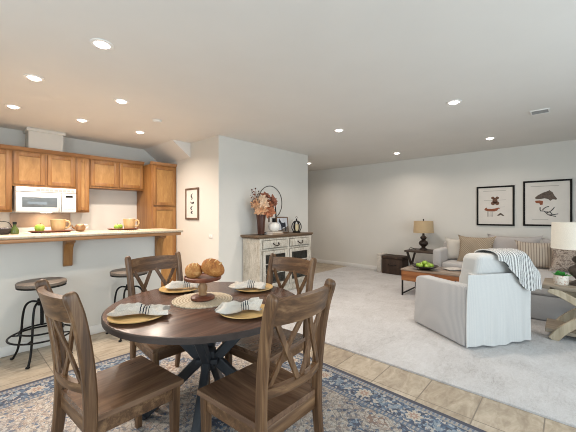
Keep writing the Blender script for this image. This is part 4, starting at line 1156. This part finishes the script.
# ------------------------------------------------------------------ armchair with slipcover (faces +y)
M['slip'] = fabric('ticking_stripe_slipcover', '#bdbcbb', '#a5a5a8', 350, 0.95, (0.016, 0.3), 'y', 0.05)
M['slip_b'] = fabric('pale_slipcover', '#cac8c4', '#c1c0bd', 350, 0.95, (0.016, 0.3), 'x', 0.05)
ACX, ACY, ACR = 3.985, 0.868, math.radians(-33.5)
t = thing('armchair', 'pale slipcovered armchair with skirt in the middle of the carpet', 'armchair', (ACX, ACY, CZ), ACR)
AW, AD = 0.39, 0.39
bm = nb(); box(bm, (0, 0.03, 0.17), (2 * AW - 0.14, 2 * AD - 0.10, 0.30), 0.03); obj('seat_base', bm, M['slip'], t)
bm = nb(); box(bm, (0, 0.10, 0.395), (0.54, 0.60, 0.15), 0.05, None, 4); obj('seat_cushion', bm, M['slip'], t, smooth=70)
for s in (-1, 1):
    # arm with skirt to the floor; its outline slopes from the back down to the front
    bm = nb()
    prof = [(-0.40, 0.012), (0.385, 0.012), (0.380, 0.30), (0.372, 0.53), (0.345, 0.572), (0.28, 0.590), (0.10, 0.592), (-0.10, 0.596), (-0.22, 0.602), (-0.37, 0.612), (-0.40, 0.58), (-0.408, 0.30)]
    prism(bm, prof, 'x', -0.07, 0.07, 0.022)
    for v_ in bm.verts:
        if v_.co.z < 0.30: v_.co.x += s * 0.018 * (1 - v_.co.z / 0.30)
        v_.co.x += s * (AW - 0.07)
    obj('armrest', bm, M['slip'], t, smooth=70)
# back: leaning slab with rounded top
bm = nb()
def bk(u, v):
    x = (-1 + 2 * u) * (AW - 0.075) + 0.02; zz = 0.02 + 0.70 * v
    return (x * (1 - 0.05 * max(0, v - 0.6)), -0.330 - 0.055 * v + 0.03 * (x / AW) ** 2 * v, zz)
slab(bm, bk, 12, 12, 0.13)
bmesh.ops.bevel(bm, geom=[e for e in bm.edges if len(e.link_faces) == 2 and e.calc_face_angle() > 1.0], offset=0.045, segments=4, profile=0.5, affect='EDGES')
obj('backrest', bm, M['slip_b'], t, smooth=70)
# loose outer cover panel falling from the back to the floor
bm = nb()
def fl(u, v):
    x = (-1 + 2 * u) * (AW + 0.008); zz = 0.016 + 0.715 * v
    fold = 0.010 * (1 - v) * math.sin(9 * u * PI + 1.0) + 0.006 * math.sin(4 * u * PI + 3 * v)
    return (x, -0.418 - 0.035 * v - 0.020 * (1 - v) ** 2 + fold + 0.012 * abs(2 * u - 1) ** 4, zz + 0.010 * math.sin(3 * PI * u) * (1 - v))
slab(bm, fl, 40, 16, 0.010)
obj('cover_panel', bm, M['slip_b'], t, smooth=70)
bm = nb(); box(bm, (0, 0, 0), (0.62, 0.22, 0.47), 0.062, None, 6)
for v_ in bm.verts:
    x_, y_, z_ = v_.co
    k = 1 - (x_ / 0.36) ** 2
    y_ *= 1 + 0.12 * k; z_ += 0.018 * k * (1 if z_ > 0 else 0)
    v_.co = (x_ * (1 - 0.10 * max(0, z_)), y_ - 0.20 * z_ - 0.272, z_ + 0.69)
for v_ in bm.verts: v_.co.x += 0.05; v_.co.z -= 0.015
obj('back_cushion', bm, M['slip_b'], t, smooth=75)
bm = nb()
for lx, ly in ((-0.31, -0.31), (0.31, -0.31), (-0.33, 0.33), (0.33, 0.33)): span(bm, (lx - 0.02, ly - 0.02, 0.0), (lx + 0.02, ly + 0.02, 0.05))
obj('foot', bm, M['black_frame'], t)

# throw blanket draped over the back corner
m = Mat('white_throw_black_stitch', 0.95, 0, 0.1)
uu, vv, ww = m.xyz(m.tc.outputs['UV'])
rows = (uu * 21.0).fract(); dash = (vv * 60.0 + (uu * 21.0).floor() * 0.5).fract()
ink_ = ((rows - 0.5).abs().lt(0.28)) * dash.lt(0.60)
nz = m.noise(m.coords(), 200, 2)
m.color(m.mix(ink_, m.ramp(nz, [(0.3, '#cccac6'), (0.7, '#e4e2de')]), '#3a3a3c')); m.bump(((uu * 21.0) * 2 * PI).sin() * 0.5 + S(m.nt, nz) * 0.5, 0.6, 0.006); M['throw'] = m.m
bm = nb()
ROT = Matrix.Rotation(ACR, 3, 'Z')
def thr(u, v):
    # u across the blanket, v along it: from the seat side, over the cushion, down outside
    x = -0.06 + 0.56 * u
    lim = 0.30
    over = max(0.0, x - lim)
    q_ = min(1.0, u / 0.66); drop = 0.02 + 0.31 * q_ * q_ * (3 - 2 * q_) - 0.20 * max(0.0, (u - 0.66) / 0.34)
    inn = 0.10
    s = -inn + v * (inn + 0.30 + drop)
    yf, yb = -0.165, -0.470
    if s < 0: y, z_ = yf + 0.01, 0.880 + s
    elif s < 0.30:
        a = PI * s / 0.30
        y = (yf + yb) / 2 + (yf - yb) / 2 * math.cos(a); z_ = 0.880 + 0.075 * math.sin(a) ** 0.8
    else:
        e = s - 0.30; y = yb - 0.02 * min(1, e * 6); z_ = 0.880 - e
    side = over * 0.95 + 0.12 * over * over
    z_ -= side
    z_ = max(z_, 0.62) if (over > 0.06 and s < 0.15) else z_
    wav = (0.012 * math.sin(6.5 * u * PI) + 0.008 * math.sin(13 * u + 5 * v)) * min(1, max(0, v - 0.25) * 2)
    return ROT @ Vector((lim * min(1, x / lim) + over * 0.80 if over > 0 else x, y - wav - 0.006, z_ + 0.4 * abs(wav)))
slab(bm, thr, 26, 34, 0.010)
tag(obj('throw_blanket', bm, M['throw'], loc=(ACX, ACY, CZ), smooth=75), 'white knitted throw with black stitching over the armchair back', 'blanket')

# ------------------------------------------------------------------ coffee table, bowl of apples, magazines
M['cof'] = wood('warm_reclaimed_wood', '#6a3d22', '#8f5831', '#a87245', 'y', 12, 0.08, 0.45)
M['cof_top'] = wood('grey_brown_table_top', '#6b5849', '#8a7767', '#a39283', 'y', 10, 0.08, 0.25)
t = thing('coffee_table', 'low wooden coffee table with drawers and black metal legs before the sofa', 'coffee table', (5.34, 1.49, CZ))
zt = 0.45 - CZ
bm = nb(); span(bm, (-0.32, -0.56, zt - 0.025), (0.32, 0.555, zt), 0.004); obj('top', bm, M['cof_top'], t)
bm = nb(); span(bm, (-0.31, -0.55, zt - 0.190), (0.31, 0.545, zt - 0.0255), 0.003); obj('case', bm, M['cof'], t)
for y0, y1 in ((-0.53, -0.005), (0.005, 0.525)):
    bm = nb(); span(bm, (-0.320, y0, zt - 0.180), (-0.306, y1, zt - 0.035), 0.003); dd = obj('drawer', bm, M['cof'], t)
    bm = nb(); ball(bm, (-0.332, (y0 + y1) / 2, zt - 0.095), 0.014, 1, 1, 1, None, 12, 8); obj('knob', bm, M['iron'], dd, smooth=60)
for sx in (-0.30, 0.30):
    for sy in (-0.535, 0.53):
        bm = nb(); box(bm, (sx, sy, (zt - 0.191) / 2), (0.022, 0.022, zt - 0.191)); obj('leg', bm, M['iron'], t)
for sy in (-0.535, 0.53):
    bm = nb(); box(bm, (0, sy, 0.03), (0.578, 0.018, 0.018)); obj('stretcher', bm, M['iron'], t)
BOX, BOY, BOZ = 5.20, 1.72, 0.4505
t = thing('fruit_bowl', 'wide dark bowl holding green apples on the coffee table', 'bowl', (BOX, BOY, BOZ))
bm = nb(); lathe(bm, [(0, 0), (0.075, 0), (0.08, 0.008), (0.155, 0.035), (0.205, 0.062), (0.200, 0.066), (0.145, 0.044), (0.07, 0.016), (0, 0.014)], 36); obj('bowl', bm, plain('dark_bowl_wood', '#2d2420', 0.4, var=0.2), t, smooth=60)
AP = [(-0.085, 0.03, 0.046, 'nearest the left rim'), (-0.02, 0.075, 0.044, 'at the back left'), (0.06, 0.06, 0.044, 'at the back right'), (0.095, -0.015, 0.047, 'nearest the right rim'), (0.03, -0.075, 0.044, 'at the front right'), (-0.05, -0.05, 0.040, 'at the front left'), (0.005, 0.0, 0.086, 'on top of the heap')]
for ax_, ay_, az_, w_ in AP: apple((BOX + ax_ * 1.15, BOY + ay_ * 1.15, BOZ + az_ - 0.020), 'green apple in the dark bowl on the coffee table, ' + w_, 'apples in the coffee table bowl', 0.042)
for i, (mx, my, mz, mr, col, lab) in enumerate(((5.50, 1.34, 0.451, 0.5, '#46403c', 'dark magazine lying on the coffee table, the lower one'), (5.48, 1.36, 0.4605, 0.9, '#cfc9c2', 'pale open magazine on top of the dark one'))):
    t = thing('magazine', lab, 'magazine', (mx, my, mz), mr, 'magazines on the coffee table')
    bm = nb(); span(bm, (-0.105, -0.14, 0.0), (0.105, 0.14, 0.002)); span(bm, (-0.105, -0.14, 0.006), (0.105, 0.14, 0.008)); span(bm, (-0.105, -0.14, 0), (-0.102, 0.14, 0.008)); obj('cover', bm, plain('magazine_cover_%s' % ('dark', 'pale')[i], col, 0.3, var=0.3, scale=14), t)
    bm = nb(); span(bm, (-0.101, -0.137, 0.002), (0.103, 0.137, 0.006)); obj('pages', bm, paper, t)

# ------------------------------------------------------------------ far end table, lamp, basket
M['dkwood'] = wood('very_dark_wood', '#2b221c', '#40332a', '#52443a', 'y', 12, 0.1, 0.45)
t = thing('end_table', 'dark X-legged end table beside the sofa arm', 'end table', (6.62, 2.19, CZ))
bm = nb(); span(bm, (-0.27, -0.30, 0.555), (0.27, 0.32, 0.59), 0.005); obj('top', bm, M['dkwood'], t)
for sy in (-0.25, 0.27):
    for s in (-1, 1):
        bm = nb(); sweep(bm, [(s * 0.22, sy + s * 0.012, 0.0), (-s * 0.20, sy + s * 0.012, 0.554)], rect(0.07, 0.022), up=(0, 1, 0)); obj('leg', bm, M['dkwood'], t)
bm = nb(); span(bm, (-0.012, -0.24, 0.26), (0.012, 0.26, 0.30)); obj('stretcher', bm, M['dkwood'], t)
def lamp_base_prof(k, h):
    return [(r_ * k, z_ * h) for r_, z_ in ((0, 0), (0.62, 0), (0.62, 0.05), (0.42, 0.10), (0.25, 0.15), (0.34, 0.20), (0.62, 0.30), (0.72, 0.40), (0.60, 0.50), (0.34, 0.56), (0.28, 0.60), (0.44, 0.66), (0.50, 0.72), (0.40, 0.79), (0.20, 0.84), (0.16, 0.90), (0.22, 0.93), (0.10, 1.0), (0, 1.0))]
def shade_mesh(r0, r1, z0, z1):
    bm = nb(); n = 40
    prof = [(r0, z0), (r1, z1), (r1 - 0.004, z1), (r0 - 0.004, z0)]
    sec = [[bm.verts.new((r_ * math.cos(2 * PI * i / n), r_ * math.sin(2 * PI * i / n), z_)) for r_, z_ in prof] for i in range(n)]
    for i in range(n):
        A, B = sec[i], sec[(i + 1) % n]
        for j in range(4): bm.faces.new((A[j], B[j], B[(j + 1) % 4], A[(j + 1) % 4]))
    bmesh.ops.recalc_face_normals(bm, faces=bm.faces); return bm
def table_lamp(loc, label, k, hb, r0, r1, z0, z1, bmat, smat):
    t = thing('table_lamp', label, 'lamp', loc)
    bm = nb(); lathe(bm, lamp_base_prof(k, hb), 30); obj('lamp_base', bm, bmat, t, smooth=60)
    bm = nb(); lathe(bm, [(0, hb - 0.01), (0.008, hb - 0.01), (0.008, z1 + 0.01), (0.014, z1 + 0.02), (0.010, z1 + 0.04), (0, z1 + 0.045)], 12); 
    for a in (0, 2 * PI / 3, 4 * PI / 3): tube(bm, [(0, 0, z1 - 0.012), ((r1 - 0.003) * math.cos(a), (r1 - 0.003) * math.sin(a), z1 - 0.012)], 0.0025, 6)
    obj('harp_rod', bm, M['iron'], t, smooth=60)
    obj('lamp_shade', shade_mesh(r0, r1, z0, z1), smat, t, smooth=60)
    return t
M['lampbase'] = plain('dark_carved_bronze', '#33271f', 0.45, 0.3, 0.3, 40)
shade1 = fabric('tan_linen_shade', '#c2a985', None, 260); shade2 = fabric('ivory_linen_shade', '#e9e2d4', None, 260)
table_lamp((6.68, 2.235, CZ + 0.591), 'table lamp with tan shade and dark turned base on the far end table', 0.13, 0.35, 0.198, 0.186, 0.355, 0.60, M['lampbase'], shade1)
bm = nb(); tube(bm, smooth_path([(-0.09, 0.0, 0.006), (-0.05, 0.03, 0.03), (0.0, 0.01, 0.055), (0.05, -0.02, 0.03), (0.09, -0.05, 0.006)], 6), 0.005, 8); tube(bm, smooth_path([(-0.06, -0.03, 0.006), (0.0, 0.0, 0.022), (0.07, 0.04, 0.006)], 6), 0.004, 8)
tag(obj('twig_ornament', bm, M['iron'], loc=(6.46, 2.40, CZ + 0.591), smooth=60), 'small dark wire ornament on the far end table beside the lamp', 'ornament')
m = Mat('dark_woven_wicker', 0.8)
x, y, z = m.xyz(m.coords()); w_ = ((y + x) / 0.028).fract() - 0.5; h_ = (z / 0.022).fract() - 0.5
f = (w_.abs() * 0.6 + h_.abs() * 0.8 + S(m.nt, m.noise(m.coords(), 40)) * 0.4)
m.color(m.ramp(f, [(0.25, '#5d4636'), (0.6, '#3a2b22'), (0.9, '#1c1512')])); m.bump(f, 0.8, 0.01)
t = thing('storage_basket', 'dark woven storage chest on the carpet beside the end table', 'basket', (6.80, 2.895, CZ))
bm = nb(); span(bm, (-0.17, -0.235, 0.0), (0.17, 0.235, 0.34), 0.012); obj('basket_body', bm, m.m, t)
bm = nb(); span(bm, (-0.18, -0.242, 0.342), (0.18, 0.242, 0.40), 0.012); obj('lid', bm, m.m, t)
bm = nb(); tube(bm, smooth_path([(-0.171, -0.10, 0.22), (-0.20, -0.06, 0.20), (-0.20, 0.05, 0.20), (-0.171, 0.09, 0.22)], 5), 0.008, 8, up=(1, 0, 0)); obj('handle', bm, M['iron'], t)
t = thing('pale_box', 'narrow pale grey box standing beside the dark woven chest', 'box', (6.82, 3.215, CZ))
gw = plain('pale_grey_wash', '#cac2b8', 0.7, var=0.15, scale=20)
bm = nb(); span(bm, (-0.15, -0.055, 0.0), (0.15, 0.055, 0.39), 0.006); obj('box_body', bm, gw, t)
bm = nb(); span(bm, (-0.155, -0.06, 0.391), (0.155, 0.06, 0.42), 0.006); obj('lid', bm, gw, t)

# ------------------------------------------------------------------ near end table with curved legs, lamp, cup
M['grey_oak'] = wood('weathered_grey_oak', '#6d6152', '#8e8170', '#a99c8a', 'y', 12, 0.08, 0.5)
M['grey_oak_z'] = wood('weathered_grey_oak_leg', '#8a7a62', '#a99a82', '#c2b49c', 'z', 12, 0.1, 0.5)
EX, EY = 4.30, -0.235
t = thing('end_table', 'weathered oak end table with crossed curved legs at the right edge', 'end table', (EX + 0.235, EY, CZ))
bm = nb(); span(bm, (-0.25, -0.45, 0.530), (0.25, 0.44, 0.572), 0.006); obj('top', bm, M['grey_oak'], t)
bm = nb(); span(bm, (-0.205, -0.40, 0.060), (0.225, 0.42, 0.100), 0.006); obj('shelf', bm, M['grey_oak'], t)
for sx in (-0.225, 0.215):
    for s in (-1, 1):
        up_ = smooth_path([(sx, s * 0.385, 0.529), (sx, s * 0.27, 0.480), (sx, s * 0.13, 0.395), (sx, s * 0.030, 0.315)], 6)
        bm = nb(); sweep(bm, up_, rect(0.07, 0.05), up=(1, 0, 0)); obj('upper_leg', bm, M['grey_oak_z'], t)
        dn = smooth_path([(sx, s * 0.030, 0.300), (sx, s * 0.15, 0.232), (sx, s * 0.27, 0.12), (sx, s * 0.355, 0.0)], 6)
        bm = nb(); sweep(bm, dn, rect(0.085, 0.05), up=(1, 0, 0)); obj('lower_leg', bm, M['grey_oak_z'], t)
for sx in (-0.225, 0.215):
    bm = nb(); box(bm, (sx, 0, 0.308), (0.056, 0.115, 0.105), 0.012); obj('cross_joint', bm, M['grey_oak_z'], t)
bm = nb(); span(bm, (-0.197, -0.025, 0.285), (0.187, 0.025, 0.33), 0.004); obj('stretcher', bm, M['grey_oak'], t)
table_lamp((4.50, -0.10, CZ + 0.573), 'large table lamp with ivory shade on the oak end table', 0.145, 0.375, 0.245, 0.235, 0.385, 0.665, plain('brown_carved_lamp', '#4b3f37', 0.5, 0.1, 0.3, 30), shade2)
t = thing('planter_cup', 'small cream pot with green plant on the oak end table', 'plant', (4.42, 0.055, CZ + 0.573))
m = Mat('cream_speckled_pot', 0.5); f = m.noise(m.coords(), 55, 3); m.color(m.ramp(f, [(0.35, '#b78f7c'), (0.42, '#d9cfc1'), (0.7, '#e3dbcf')]))
bm = nb(); lathe(bm, [(0, 0), (0.055, 0), (0.060, 0.008), (0.064, 0.10), (0.058, 0.10), (0.054, 0.012), (0, 0.012)], 28); obj('pot', bm, m.m, t, smooth=50)
bm = nb(); lathe(bm, [(0, 0.08), (0.057, 0.08), (0.057, 0.086), (0, 0.09)], 20); obj('soil', bm, plain('dark_soil', '#3c3128', 0.9), t)
rn = random.Random(5); gm = plain('fresh_green_leaf', '#3f8f3c', 0.5, var=0.3, scale=30)
for i in range(22):
    a = i * 2.4; el = 0.35 + 0.9 * rn.random(); Ln = 0.045 + 0.03 * rn.random()
    R = Matrix.Rotation(a, 3, 'Z') @ Matrix.Rotation(el, 3, 'Y')
    b0 = Vector((0.03 * math.cos(a) * rn.random(), 0.03 * math.sin(a) * rn.random(), 0.085))
    bm = nb()
    def lf2(u, v):
        w = 0.4 * Ln * math.sin(PI * min(0.98, 0.08 + 0.9 * u)); return R @ Vector((0.2 * Ln * u * u, (v - 0.5) * 2 * w, Ln * u)) + b0
    slab(bm, lf2, 5, 3, 0.0015); obj('leaf', bm, gm, t, smooth=70)
